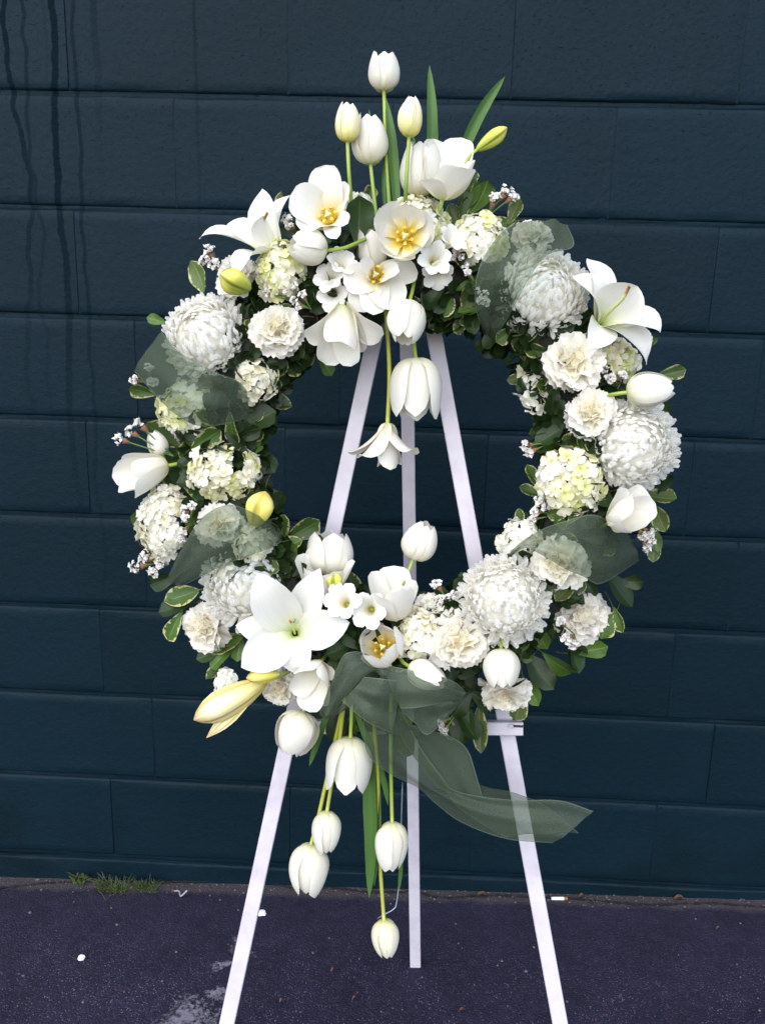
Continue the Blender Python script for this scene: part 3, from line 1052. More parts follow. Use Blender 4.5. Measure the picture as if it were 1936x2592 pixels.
# leaves that can be told apart in the photograph
LEAVES = [
    (428, 598, 64, 112, 'o'), (340, 692, 42, 165, 'g'), (309, 846, 50, 168, 'v'), (597, 866, 62, -20, 'v'), (557, 890, 55, 250, 'v'), (503, 925, 62, 280, 'v'),
    (545, 918, 100, 35, 'd'), (354, 942, 78, 150, 'v'), (399, 938, 45, 95, 'g'), (444, 950, 70, 32, 'v'), (385, 1008, 78, 92, 'g'), (402, 975, 50, 80, 'v'),
    (377, 1046, 62, 125, 'v'), (419, 1052, 66, 115, 'v'), (521, 975, 50, 140, 'd'), (566, 992, 70, -40, 'd'), (626, 798, 46, 10, 'v'), (605, 800, 40, 45, 'v'),
    (594, 826, 44, -65, 'v'), (671, 765, 48, 255, 'v'), (650, 754, 44, 265, 'o'), (700, 788, 48, -50, 'g'), (540, 715, 46, 100, 'v'), (552, 735, 40, -70, 'v'),
    (655, 565, 42, 40, 'g'), (662, 592, 40, 10, 'v'), (357, 1083, 66, 178, 'g'), (298, 1128, 44, 95, 'g'), (596, 1090, 56, 62, 'd'), (606, 1142, 56, 75, 'v'),
    (650, 1148, 80, 32, 'v'), (621, 1178, 60, 20, 'v'), (625, 1202, 60, 50, 'g'), (636, 1213, 64, -70, 'g'), (357, 1251, 64, 205, 'd'), (393, 1287, 66, 200, 'v'),
    (380, 1312, 64, 195, 'd'), (378, 1352, 62, 245, 'v'), (491, 1392, 72, 212, 'v'), (482, 1418, 62, 225, 'g'), (517, 1400, 50, 260, 'g'), (466, 1446, 50, 235, 'v'),
    (321, 1197, 40, 100, 'd'), (414, 1128, 48, 80, 'g'), (441, 1330, 50, 230, 'd'), (455, 1412, 55, 205, 'd'),
    (1186, 940, 62, 215, 'd'), (1168, 920, 40, 120, 'v'), (1180, 962, 60, 205, 'g'), (1256, 945, 55, 100, 'v'), (1152, 1030, 52, 122, 'v'), (1148, 1062, 48, 160, 'v'),
    (1122, 1118, 36, 95, 'v'), (1211, 1105, 52, 200, 'v'), (1240, 1108, 50, 60, 'v'), (1338, 1046, 62, 20, 'v'), (1418, 1072, 70, -8, 'o'), (1434, 1050, 50, 70, 'd'),
    (1424, 1120, 55, -62, 'o'), (1413, 1165, 50, -75, 'g'), (1412, 1190, 42, -92, 'o'), (1220, 1277, 52, 228, 'o'), (1244, 1274, 46, 50, 'v'), (1338, 1275, 80, -52, 'd'),
    (1361, 1257, 46, 4, 'd'), (1313, 1350, 60, 240, 'v'), (1334, 1338, 50, -68, 'v'), (1274, 1404, 66, 14, 'g'), (1241, 1410, 66, -78, 'd'),
    (1092, 1400, 42, 200, 'g'), (1108, 1388, 40, 120, 'g'), (1124, 1396, 42, 40, 'g'), (1128, 1415, 42, -30, 'g'), (1110, 1422, 42, -100, 'g'), (1181, 1372, 66, 58, 'd'),
    (1167, 1452, 78, -52, 'd'), (1203, 1433, 72, -35, 'g'), (1238, 1420, 66, -70, 'd'), (1148, 1496, 54, -60, 'g'), (1120, 1520, 66, -96, 'o'), (1108, 1490, 62, -110, 'd'),
    (1043, 1512, 70, -32, 'd'), (1017, 1440, 72, 200, 'd'), (1005, 1470, 66, -60, 'd'), (999, 1560, 84, -90, 'd'), (970, 1572, 50, -75, 'v'), (723, 1560, 66, -92, 'd'), (742, 1570, 52, -80, 'd'),
    (796, 428, 50, 70, 'v'), (812, 484, 46, 200, 'v'), (604, 438, 44, 75, 'o'), (1019, 388, 40, 75, 'v'), (1012, 422, 62, 68, 'g'), (1034, 428, 68, 60, 'g'),
    (1000, 436, 60, 85, 'g'), (984, 470, 56, 120, 'o'), (1000, 455, 50, 80, 'v'), (1110, 458, 50, 66, 'o'), (1089, 484, 50, 200, 'v'),
    (1013, 616, 60, 20, 'g'), (956, 691, 62, 210, 'v'), (968, 661, 50, 250, 'v'), (995, 692, 58, -92, 'o'), (1019, 690, 64, -80, 'd'), (1058, 726, 52, -88, 'd'), (1016, 667, 50, 200, 'g'),
    (940, 640, 60, 230, 'd'), (920, 665, 60, 265, 'd'), (1094, 722, 50, 220, 'v'), (1125, 752, 52, 110, 'o'), (1163, 760, 56, 172, 'v'), (1121, 819, 46, 188, 'o'),
    (1192, 860, 62, 268, 'd'), (1176, 932, 60, 190, 'd'), (1220, 706, 46, 120, 'v'), (1259, 695, 56, 80, 'd'), (1325, 843, 56, 20, 'v'), (1447, 806, 56, 12, 'v'), (1399, 737, 36, 18, 'g'),
    (1426, 880, 50, -40, 'd'), (770, 515, 60, 215, 'd'), (680, 520, 66, 180, 'd'), (640, 500, 60, 170, 'd'), (560, 640, 70, 200, 'd'), (520, 665, 70, 150, 'd'), (610, 690, 60, 190, 'd'),
    (540, 680, 60, 240, 'd'), (1205, 1345, 60, 250, 'd'), (840, 1425, 60, 190, 'd'), (800, 1400, 60, 160, 'd'), (770, 1385, 60, 150, 'd'), (735, 1400, 60, 205, 'd'), (1000, 1325, 42, 75, 'g'),
    (948, 1330, 60, 30, 'v'), (960, 1322, 44, 10, 'g'), (1030, 1250, 50, 130, 'd'), (1000, 1262, 44, 100, 'd'), (760, 1260, 56, -60, 'v'), (575, 1480, 50, 230, 'd'), (620, 1500, 50, 250, 'v'),
    (700, 1520, 60, 250, 'd'), (600, 620, 56, 40, 'd'), (660, 640, 50, 300, 'd'), (700, 740, 44, 230, 'v'), (1150, 720, 50, 230, 'v'), (585, 905, 60, 250, 'd'), (455, 905, 50, 270, 'd'),
    (1290, 1065, 50, 190, 'd'), (1310, 1120, 56, 200, 'd'), (1250, 1400, 50, 150, 'd'), (1060, 1470, 66, 215, 'd'), (960, 1480, 56, 240, 'd'), (680, 1180, 50, 60, 'g'),
]
for q in LEAVES:
    add_leaf(*q[:5])
add_leaf(775, 480, 92, 88, 'd', n=.125, variant=1, wscale=1.15, tilt=(0, .2, 1))
add_leaf(1036, 1574, 92, -86, 'o', n=.06, variant=0, wscale=.52, tilt=(.1, .2, 1))
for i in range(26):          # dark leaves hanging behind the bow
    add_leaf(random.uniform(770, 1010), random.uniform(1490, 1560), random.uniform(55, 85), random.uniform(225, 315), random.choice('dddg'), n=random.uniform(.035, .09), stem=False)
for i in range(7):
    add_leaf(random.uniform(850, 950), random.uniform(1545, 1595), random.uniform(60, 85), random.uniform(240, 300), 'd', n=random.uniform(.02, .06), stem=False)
# the others fill the ring
for i in range(300 - NLEAF[0]):
    a = random.uniform(0, 2 * math.pi)
    q = random.choice((random.uniform(-.45, .5), random.uniform(.5, 1.6), random.uniform(1.6, 2.7)))
    rho = 395 + 88 * math.cos(q)
    u, v = 873 + rho * math.cos(a), 990 - rho * math.sin(a)
    n_ = .06 + .055 * math.sin(max(q, .15))
    out = math.degrees(a) + random.gauss(0, 55) + (180 if q > 1.8 else 0)
    add_leaf(u, v, random.uniform(40, 62), out, random.choice('vddvgo' if i % 2 else 'dvdg'), n=n_, dz=random.uniform(-.1, .7))
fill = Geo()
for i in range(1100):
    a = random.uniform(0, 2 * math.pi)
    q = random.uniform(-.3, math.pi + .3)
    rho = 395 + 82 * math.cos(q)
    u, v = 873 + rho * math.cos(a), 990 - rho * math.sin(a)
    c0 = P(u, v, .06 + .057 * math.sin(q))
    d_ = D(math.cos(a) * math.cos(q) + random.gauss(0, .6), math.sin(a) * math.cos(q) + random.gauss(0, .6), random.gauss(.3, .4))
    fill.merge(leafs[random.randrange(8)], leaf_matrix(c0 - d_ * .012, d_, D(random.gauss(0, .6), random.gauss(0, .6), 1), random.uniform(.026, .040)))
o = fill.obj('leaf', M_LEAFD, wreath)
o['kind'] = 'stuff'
o = twig.obj('twig', M_TWIG, wreath)
o['kind'] = 'stuff'


def blade(label, pts, wpx, n0, n1, mat=M_BLADE, fold=.14, twist=0.0):
    """long tulip leaf along points from base to tip"""
    q = [P(u, v, n0 + (n1 - n0) * i / (len(pts) - 1)) for i, (u, v) in enumerate(pts)]
    M = Matrix.Translation(q[0])
    c0 = spline([p - q[0] for p in q], 14)
    s = S(q[0])
    g = Geo()
    sd_ = np.cross(unit((c0[-1] - c0[0])[None])[0], np.array(N)) * -1
    sd_ = sd_ + np.array(N) * .25
    g.grid(petal(c0, sd_, wpx * s, ([0, .2, .45, .7, .85, .94, 1], [.55, .8, 1, .86, .58, .32, .02]), wpx * s * .8, 7, crease=fold, twist=twist))
    o = g.obj('tulip_leaf', mat)
    o.matrix_world = M
    tag(o, label, 'leaf', 'long tulip leaves in the wreath')


blade('upright green tulip leaf behind the tallest open tulip, topmost blade', [(931, 440), (932, 320), (931, 230), (927, 140)], 27, .08, .085)
blade('green tulip leaf slanting up to the upper right above the lily bud', [(985, 380), (1010, 300), (1045, 230), (1090, 165)], 27, .045, .06)
blade('green tulip leaf rising behind the topmost tulip stem', [(858, 470), (852, 390), (845, 300), (834, 212)], 24, .085, .085)
blade('thin dark green blade between the two upper cup tulips', [(832, 460), (828, 400), (832, 345), (838, 300)], 11, .08, .08)
blade('short green tip of a leaf showing behind the second tulip cup', [(806, 330), (800, 280), (797, 236)], 9, .07, .07)
blade('widest green tulip leaf hanging below the bow', [(800, 1580), (800, 1700), (803, 1820), (797, 1940)], 34, .085, .045)
blade('narrow green tulip leaf hanging close beside the widest one', [(815, 1650), (815, 1750), (812, 1850), (808, 1915)], 18, .075, .045)
blade('short green tulip leaf sloping down beside the left easel leg', [(712, 1530), (696, 1575), (680, 1620), (668, 1655)], 17, .10, .075)
blade('green tulip leaf emerging from beneath the bow behind the hanging stems', [(770, 1540), (795, 1600), (828, 1680), (838, 1740)], 20, .09, .06)
blade('small green leaf tip peeping out under the lowest hanging cup tulip', [(868, 1830), (866, 1880), (861, 1925)], 10, .045, .03)
blade('short green leaf pointing down beneath the six tulips at the crown', [(876, 330), (890, 310), (893, 295)], 13, .075, .075)

# ------------------------------------------------------------------ tulips
STY = {  # bezier control in (r/R, z/L): p1, p2, tip
    'closed': ((1.32, .02), (1.22, .74), (.26, 1.0), 1.62),
    'egg': ((1.36, .02), (1.20, .70), (.46, 1.0), 1.55),
    'cup': ((1.28, .0), (1.22, .58), (.72, 1.0), 1.6),
    'bell': ((1.22, -.02), (1.22, .52), (.95, 1.0), 1.5),
    'open': ((1.05, -.05), (1.25, .42), (1.22, .95), 1.72),
    'saucer': ((.9, .0), (1.25, .25), (1.42, .80), 1.6),
}
SEED = [1000]


def nxt():
    SEED[0] += 1
    return SEED[0]


def stamens(t, L, r0, n_=6, len_=.34):
    for i in range(n_):
        a = i * 2 * math.pi / n_ + .3
        d = Vector((math.cos(a), math.sin(a), 0))
        g = Geo()
        tube(g, [d * r0 * .10, d * r0 * .26 + Vector((0, 0, L * len_ * .45)), d * r0 * .36 + Vector((0, 0, L * len_))], r0 * .06, 6, r2=r0 * .085)
        g.obj('stamen', M_STAMEN, t)
    g = Geo()
    tube(g, [Vector((0, 0, 0)), Vector((0, 0, L * len_ * .95))], r0 * .10, 6, m=3, r2=r0 * .12)
    for i in range(3):
        a = i * 2.09
        tube(g, [Vector((0, 0, L * len_ * .93)), Vector((math.cos(a), math.sin(a), .25)) * r0 * .17 + Vector((0, 0, L * len_ * .95))], r0 * .07, 5, m=3, r2=r0 * .05)
    g.obj('pistil', M_PISTIL, t)


def tulip(label, base, tip, wpx, style='egg', n=None, z=.15, mat=None, stem=None, stem_n=None, st=False, stem_mat=None, roll=None, irr=.06, Lpx=None):
    """base and tip in plan units; z tips the axis toward the viewer"""
    n = surf(*base) + .02 if n is None else n
    B = P(base[0], base[1], n)
    s = S(B)
    dx, dy = tip[0] - base[0], base[1] - tip[1]
    flat = math.hypot(dx, dy)
    L = (Lpx or flat * math.sqrt(1 + z * z)) * s
    A = D(dx / max(flat, 1e-6), dy / max(flat, 1e-6), z) if flat > 1 else D(0, 0, 1)
    rr_ = random.uniform(0, 1.04) if roll is None else roll
    M = frame(B, A, rr_)
    t = thing('tulip', M, label, 'tulip', 'white tulips in the wreath')
    R = wpx / 2 * s * .97
    p1, p2, p3, wk = STY[style]
    mat = mat or M_TULIP
    for i in range(6):
        inner = i % 2 == 1
        r = random.Random(nxt())
        k = .87 if inner else 1.02
        j = lambda q: q * (1 + r.uniform(-irr, irr))
        LL = L * (1 + r.uniform(-irr, irr * .4)) * (.985 if inner else 1)
        c0 = bez([(.10 * R, 0, 0), (j(p1[0]) * R * k, 0, p1[1] * LL), (j(p2[0]) * R * k, 0, p2[1] * LL), ((p3[0] + r.uniform(-.12, .12)) * R * k, 0, LL)], 13)
        rho = np.maximum(c0[:, 0] * 1.04, R * .42)
        g = Geo()
        g.grid(petal(c0, (0, 1, 0), wk * R * (1 if inner else 1.02), W_TULIP, rho, 9, crease=-.012, ruf=.018, lip=.03 if style in ('cup', 'open', 'bell') else .012, twist=r.uniform(-.08, .08), seed=SEED[0], bump=.008))
        o = g.obj('petal', mat, t)
        o.rotation_euler = (0, 0, i * math.pi / 3 + r.uniform(-.08, .08))
    if st:
        stamens(t, L, R)
    if stem:
        nn = stem_n or [n] * len(stem)
        pts = [P(u, v, q) for (u, v), q in zip(stem, nn)]
        pts[-1] = B + A * .002
        tube_world('stem', pts, 4.6 * s, stem_mat or M_STEM, t, r2=4.0 * s)
    else:
        tube_world('stem', [B - A * .03 - N * .02, B - A * .012, B + A * .002], 4.4 * s, M_STEM, t)
    return t


CUP = dict(h1=.08, h2=.14, rho_k=.62, ruf=.022)


def open_flower(name, label, cat, group, base, n, axis, petals, mat, tab=W_TULIP, h1=.35, h2=.25, rho_k=.75, crease=.0, ruf=.03, bow=0.0, nb=15, spread=.12):
    """petals: (u, v, dn, width) of each tip; dn = how far the tip stands before the base"""
    B = P(base[0], base[1], n)
    s = S(B)
    A = D(*axis)
    M = Matrix.Translation(B)
    t = thing(name, M, label, cat, group)
    for q in petals:
        T = P(q[0], q[1], n + q[2]) - B
        W = q[3] * s
        hh1 = q[4] if len(q) > 4 else h1
        hh2 = q[5] if len(q) > 5 else h2
        Ln = T.length
        T0 = T.normalized()
        rad = (T0 - A * T0.dot(A))
        if rad.length < 1e-4:
            rad = X
        rad.normalize()
        p0 = rad * .004
        p1 = rad * Ln * spread + A * Ln * hh1
        p2 = T * .68 + A * Ln * hh2
        bw = q[6] if len(q) > 6 else bow
        if bw:
            p1 = p1 + rad * Ln * bw
            p2 = p2 + rad * Ln * bw * .55
        c0 = bez([p0, p1, p2, T], nb)
        side = A.cross(rad)
        g = Geo()
        r = random.Random(nxt())
        g.grid(petal(c0, tuple(side), W, tab, W * rho_k, 9, crease=crease, ruf=ruf, twist=r.uniform(-.12, .12), seed=SEED[0], bump=.008))
        g.obj('petal', mat, t)
    return t, B, A, s


TG = 'white tulips in the wreath'
tulip('slightly open white tulip on the tallest stem at the very top', (829, 197), (827, 118), 64, 'cup', .085, -.05, stem=[(842, 470), (834, 330), (829, 197)], stem_n=[.09, .085, .085], roll=.52, irr=.04)
tulip('yellow-based closed tulip, leftmost of the upright ones at the top', (750, 308), (752, 226), 53, 'egg', .115, .1, M_TULIPY, stem=[(762, 470), (754, 380), (750, 308)], stem_n=[.10, .115, .115])
tulip('white cup tulip just behind the leftmost yellow-based tulip', (800, 356), (795, 251), 76, 'egg', .09, .05, stem=[(814, 480), (806, 410), (800, 356)], stem_n=[.09, .09, .09], roll=.2)
tulip('yellow-based closed tulip above the tulip leaf and right of the tallest stem', (883, 297), (888, 209), 54, 'closed', .125, .05, M_TULIPY, stem=[(875, 445), (877, 400), (883, 297)], stem_n=[.10, .12, .125])
tulip('half hidden white tulip behind the large upper right cup', (902, 425), (908, 308), 84, 'cup', .085, .05)
t, B, A, s = open_flower('tulip', 'large white cup tulip opening up to the right at the top of the wreath', 'tulip', TG, (955, 432), .115, (.12, .95, .3),
                         [(938, 300, -.02, 84), (996, 297, -.025, 90), (926, 335, -.005, 74), (1025, 346, .01, 80), (907, 390, .04, 76), (1002, 362, .05, 100)], M_TULIP, bow=.26, **CUP)
tube_world('stem', [P(945, 500, .085), P(948, 465, .105), B + A * .003], 4.8 * s, M_STEM, t)
t, B, A, s = open_flower('tulip', 'wide open white tulip with yellow stamens, on the upper left of the crown', 'tulip', TG, (716, 478), .125, (-.25, .35, .9),
                         [(704, 357, .02, 84), (626, 425, .03, 96), (652, 497, .04, 76), (752, 482, .04, 46), (726, 516, .045, 42), (744, 392, .015, 70)], M_TULIPIN, h1=.16, h2=.16, bow=.08)
stamens(t, .05, .030, 6, .34)
for ch in t.children:
    if ch.name.startswith(('stamen', 'pistil')):
        ch.matrix_basis = t.matrix_world.inverted() @ frame(B, A)
tulip('open round white tulip facing the viewer with a yellow star inside', (876, 516), (873, 512), 100, 'open', .14, 7, M_TULIPIN, st=True, roll=.3, Lpx=62)
tulip('white tulip tucked behind the round tulip with the yellow star', (815, 582), (797, 500), 66, 'cup', .10, .2)
t, B, A, s = open_flower('tulip', 'wide open white tulip with yellow stamens, below the round yellow-starred one', 'tulip', TG, (812, 600), .125, (0, .1, 1),
                         [(742, 612, .02, 74), (806, 680, .02, 70), (862, 662, .02, 84), (779, 562, .055, 40), (862, 584, .05, 46), (902, 588, .0, 66), (768, 672, .012, 70)], M_TULIPIN, h1=.14, h2=.14)
stamens(t, .05, .030, 6, .34)
for ch in t.children:
    if ch.name.startswith(('stamen', 'pistil')):
        ch.matrix_basis = t.matrix_world.inverted() @ frame(B, A)
tulip('closed white tulip lying sideways on a curved stem near the top', (706, 542), (628, 535), 72, 'egg', .145, .35, stem=[(790, 516), (745, 535), (706, 542)], stem_n=[.13, .145, .145])
t, B, A, s = open_flower('tulip', 'big drooping white tulip with spread petals at the upper inner edge', 'tulip', TG, (741, 662), .13, (0, -.8, .55),
                         [(659, 722, .02, 76, .1, .35), (703, 787, .0, 74, .1, .2), (740, 738, .055, 82, .25, .45), (760, 791, .01, 66, .15, .2), (785, 760, -.01, 60, .1, .1), (829, 722, .015, 84, .05, .2)], M_TULIP, rho_k=.65)
tube_world('stem', [P(738, 630, .11), P(741, 664, .13)], 4.5 * s, M_STEM, t)
tulip('nodding closed white tulip showing its cream inside at the upper inner edge', (883, 655), (878, 742), 82, 'egg', .135, .55, stem=[(895, 605), (890, 630), (883, 655)], stem_n=[.115, .13, .135], Lpx=105)
tulip('large white bell tulip hanging between the centre and right easel legs', (898, 773), (905, 906), 100, 'bell', .10, .02, stem=[(893, 700), (894, 740), (898, 773)], stem_n=[.12, .11, .10], roll=.5)
t, B, A, s = open_flower('tulip', 'lowest inner hanging tulip with two petals spread like wings', 'tulip', TG, (837, 914), .08, (0, -1, .1),
                         [(747, 975, .005, 44, .1, .25), (776, 980, .04, 60, .15, .35), (902, 968, .03, 58, .15, .35), (814, 1008, .005, 56, .1, .02), (843, 1015, .02, 60, .1, .02), (868, 1004, -.005, 54, .1, .02)], M_TULIP, rho_k=.6)
tube_world('stem', [P(833, 670, .11), P(838, 740, .105), P(841, 820, .095), P(837, 914, .08)], 4.6 * s, M_STEMY, t)
tulip('closed white tulip standing up inside the ring before the rear easel leg', (892, 1208), (920, 1127), 74, 'egg', .09, .15, M_TULIP, stem=[(872, 1265), (882, 1235), (892, 1208)], stem_n=[.10, .095, .09])
t, B, A, s = open_flower('tulip', 'open white cup tulip standing on the lower inner edge', 'tulip', TG, (852, 1336), .12, (.0, .9, .4),
                         [(802, 1235, .0, 58), (850, 1222, -.025, 86), (899, 1256, .012, 60), (814, 1286, .045, 70), (868, 1270, .05, 76)], M_TULIP, bow=.26, **CUP)
tube_world('stem', [P(850, 1380, .09), B + A * .003], 4.6 * s, M_STEM, t)
tulip('cream cup tulip facing the viewer with yellow stamens above the bow', (832, 1405), (822, 1384), 92, 'cup', .12, 1.7, M_TULIPIN, st=True, roll=.4, Lpx=84)
tulip('small closed white tulip lying on the right side of the bow', (884, 1440), (958, 1465), 62, 'egg', .145, .55, M_TULIP, roll=.1, stem=[(862, 1420), (872, 1432), (884, 1440)], stem_n=[.12, .135, .145])
tulip('nodding white tulip under the lower right chrysanthemum', (1082, 1402), (1084, 1480), 78, 'egg', .13, .5)
tulip('white tulip pointing outward above the right side chrysanthemum', (1352, 848), (1449, 833), 78, 'egg', .145, .1, roll=.9)
t, B, A, s = open_flower('tulip', 'half open white tulip on the right rim below the chrysanthemum', 'tulip', TG, (1316, 1128), .145, (.55, .3, .65),
                         [(1341, 1052, .015, 62), (1398, 1062, -.01, 78), (1415, 1088, .01, 70), (1404, 1126, .03, 66), (1368, 1080, .055, 62), (1350, 1140, .045, 60)], M_TULIP, bow=.2, **CUP)
tube_world('stem', [P(1290, 1145, .09), B + A * .003], 4.6 * s, M_STEM, t)
t, B, A, s = open_flower('tulip', 'pale white cup tulip behind the lily, its right petal flaring out', 'tulip', TG, (697, 1292), .10, (.05, .9, .4),
                         [(643, 1200, .01, 70), (690, 1176, -.015, 88), (730, 1180, -.012, 76), (766, 1212, .015, 48), (668, 1232, .045, 74), (722, 1236, .045, 70)], M_TULIP, bow=.25, **CUP)
tube_world('stem', [P(700, 1340, .08), B + A * .003], 4.6 * s, M_STEM, t)
tulip('pale tulip rising behind the flaring cup tulip at the lower left inner edge', (712, 1240), (712, 1148), 96, 'cup', .075, .05)
t, B, A, s = open_flower('tulip', 'open drooping white tulip beside the bow under the large lily', 'tulip', TG, (690, 1432), .125, (-.25, -.55, .8),
                         [(723, 1450, .02, 56), (702, 1478, .045, 58), (668, 1538, .012, 72), (634, 1500, .012, 60), (642, 1452, .045, 62), (692, 1526, -.002, 60)], M_TULIP, bow=.24, **CUP)
tube_world('stem', [P(705, 1415, .09), B + A * .003], 4.6 * s, M_STEM, t)
tulip('white tulip hanging over the left easel leg below the wreath', (656, 1536), (630, 1628), 88, 'egg', .11, .2, roll=.8)
tulip('largest hanging white bell tulip, directly under the bow', (757, 1592), (755, 1708), 90, 'bell', .09, .02, stem=[(758, 1480), (759, 1540), (757, 1592)], stem_n=[.115, .10, .09], roll=.52)
tulip('hanging closed tulip touching the one that hangs below it', (706, 1752), (707, 1845), 64, 'egg', .07, .02, M_TULIP, stem=[(745, 1500), (730, 1620), (715, 1700), (706, 1752)], stem_n=[.115, .09, .075, .07], stem_mat=M_STEMY)
tulip('lowest left hanging tulip, its tip near the asphalt line', (672, 1822), (667, 1932), 84, 'egg', .055, .02, M_TULIP, stem=[(742, 1520), (722, 1610), (700, 1710), (685, 1775), (672, 1822)], stem_n=[.11, .085, .068, .06, .055], stem_mat=M_STEMY)
tulip('hanging closed tulip right in front of the rear easel leg', (847, 1775), (848, 1881), 70, 'egg', .065, .02, stem=[(845, 1500), (844, 1620), (845, 1700), (847, 1775)], stem_n=[.10, .085, .07, .065])
tulip('lowest tulip of all, cream yellow, hanging near the rear easel foot', (829, 1986), (840, 2068), 60, 'egg', .03, .02, M_TULIPC, stem=[(808, 1560), (817, 1700), (820, 1850), (829, 1986)], stem_n=[.09, .07, .05, .03], stem_mat=M_STEMY)
t, B, A, s = open_flower('tulip', 'white tulip at the nine o\'clock rim, opening outward', 'tulip', TG, (364, 1006), .085, (-.88, -.22, .4),
                         [(262, 998, .0, 62), (243, 1030, .01, 68), (256, 1062, .02, 66), (292, 1072, .04, 78), (252, 1016, -.02, 60), (285, 1015, .045, 50)], M_TULIP, bow=.2, **CUP)
tube_world('stem', [P(395, 1000, .08), B + A * .003], 4.6 * s, M_STEM, t)
tulip('narrow white tulip standing behind the statice at the left rim', (352, 985), (330, 932), 44, 'egg', .075, .1)

# ------------------------------------------------------------------ lilies
LG = 'white lilies in the wreath'
t, B, A, s = open_flower('lily', 'white lily seen from its side at the upper left of the wreath', 'lily', LG, (598, 560), .10, (-.45, .65, .6),
                         [(566, 408, .02, 88, .15, .1), (431, 516, .03, 56, .3, .35), (492, 485, .01, 62, .3, .3), (512, 602, .06, 70, .35, .35), (632, 420, -.02, 46, .3, .3), (560, 470, .06, 56, .3, .25)], M_LILY, W_LILY, rho_k=.7, crease=.05)
tube_world('pistil', [B, B + A * .045, P(578, 460, .155)], 3.0 * s, M_LPISTIL, t)
t, B, A, s = open_flower('lily', 'white lily with a brown tipped pistil on the upper right rim', 'lily', LG, (1291, 700), .10, (.45, .45, .75),
                         [(1267, 558, .02, 92, .15, .25), (1376, 618, .05, 118, .2, .25), (1424, 718, .03, 76, .25, .45), (1396, 788, .02, 92, .2, .35), (1274, 755, .04, 78, .25, .25), (1238, 598, .05, 78, .3, .3)], M_LILY, W_LILY, rho_k=.75, crease=.05)
tube_world('pistil', [B, P(1322, 668, .14), P(1345, 645, .165), P(1359, 618, .18)], 3.2 * s, M_LPISTIL, t)
t, B, A, s = open_flower('lily', 'largest white lily, wide open at the lower left beside the chrysanthemum', 'lily', LG, (637, 1368), .115, (.0, .12, 1),
                         [(556, 1238, .05, 104, .12, .26), (691, 1228, .03, 78, .12, .24), (755, 1345, .03, 92, .14, .34), (646, 1456, .015, 80, .25, .42), (521, 1440, .035, 96, .12, .30), (510, 1350, .0, 70, .12, .22)], M_LILY, W_LILY, rho_k=.9, crease=.05)
tube_world('pistil', [B, P(632, 1352, .145), P(626, 1340, .16)], 2.6 * s, M_LPISTIL, t)


def bud_mat(name, stops, seam):
    m, n, out = mat_new(name)
    uv, u_, v_ = uv_sep(n)
    col = ramp(n, v_, stops)
    rib = math_(n, 'COSINE', math_(n, 'MULTIPLY', u_, 6 * math.pi))
    st_ = noise(n, scaled(n, uv, (34, 1.3, 1)), 1.0, 3, .6)
    f = math_(n, 'MULTIPLY', math_(n, 'SUBTRACT', math_(n, 'ADD', math_(n, 'MULTIPLY', rib, -.75), math_(n, 'MULTIPLY', st_, .9)), .70), 2.4, clamp=True)
    col = mixc(n, math_(n, 'MULTIPLY', f, .8), col, seam)
    f2 = math_(n, 'MULTIPLY', math_(n, 'SUBTRACT', math_(n, 'ADD', rib, st_), 1.25), 2.5, clamp=True)
    col = mixc(n, math_(n, 'MULTIPLY', f2, .45), col, tuple(min(.8, q * 1.25) for q in stops[-2][1]))
    bs = node(n, 'BsdfPrincipled', i_Roughness=.5)
    bs.inputs['Specular IOR Level'].default_value = .3
    n.links.new(col, bs.inputs['Base Color'])
    bp = node(n, 'Bump', i_Strength=.5, i_Distance=.0012)
    n.links.new(st_, bp.inputs['Height'])
    n.links.new(bp.outputs[0], bs.inputs['Normal'])
    n.links.new(bs.outputs[0], out.inputs[0])
    return m


M_BUDY = bud_mat('lily_bud_yellow', [(0, (.40, .42, .08)), (.3, (.62, .55, .10)), (.75, (.70, .60, .18)), (1, (.46, .30, .08))], (.40, .32, .05))
M_BUDG = bud_mat('lily_bud_green', [(0, (.26, .34, .05)), (.4, (.42, .44, .07)), (.8, (.55, .50, .10)), (1, (.50, .40, .14))], (.16, .19, .02))
M_BUDO = bud_mat('lily_bud_pale', [(0, (.40, .32, .07)), (.25, (.62, .54, .22)), (.7, (.74, .70, .42)), (1, (.44, .26, .12))], (.50, .36, .10))


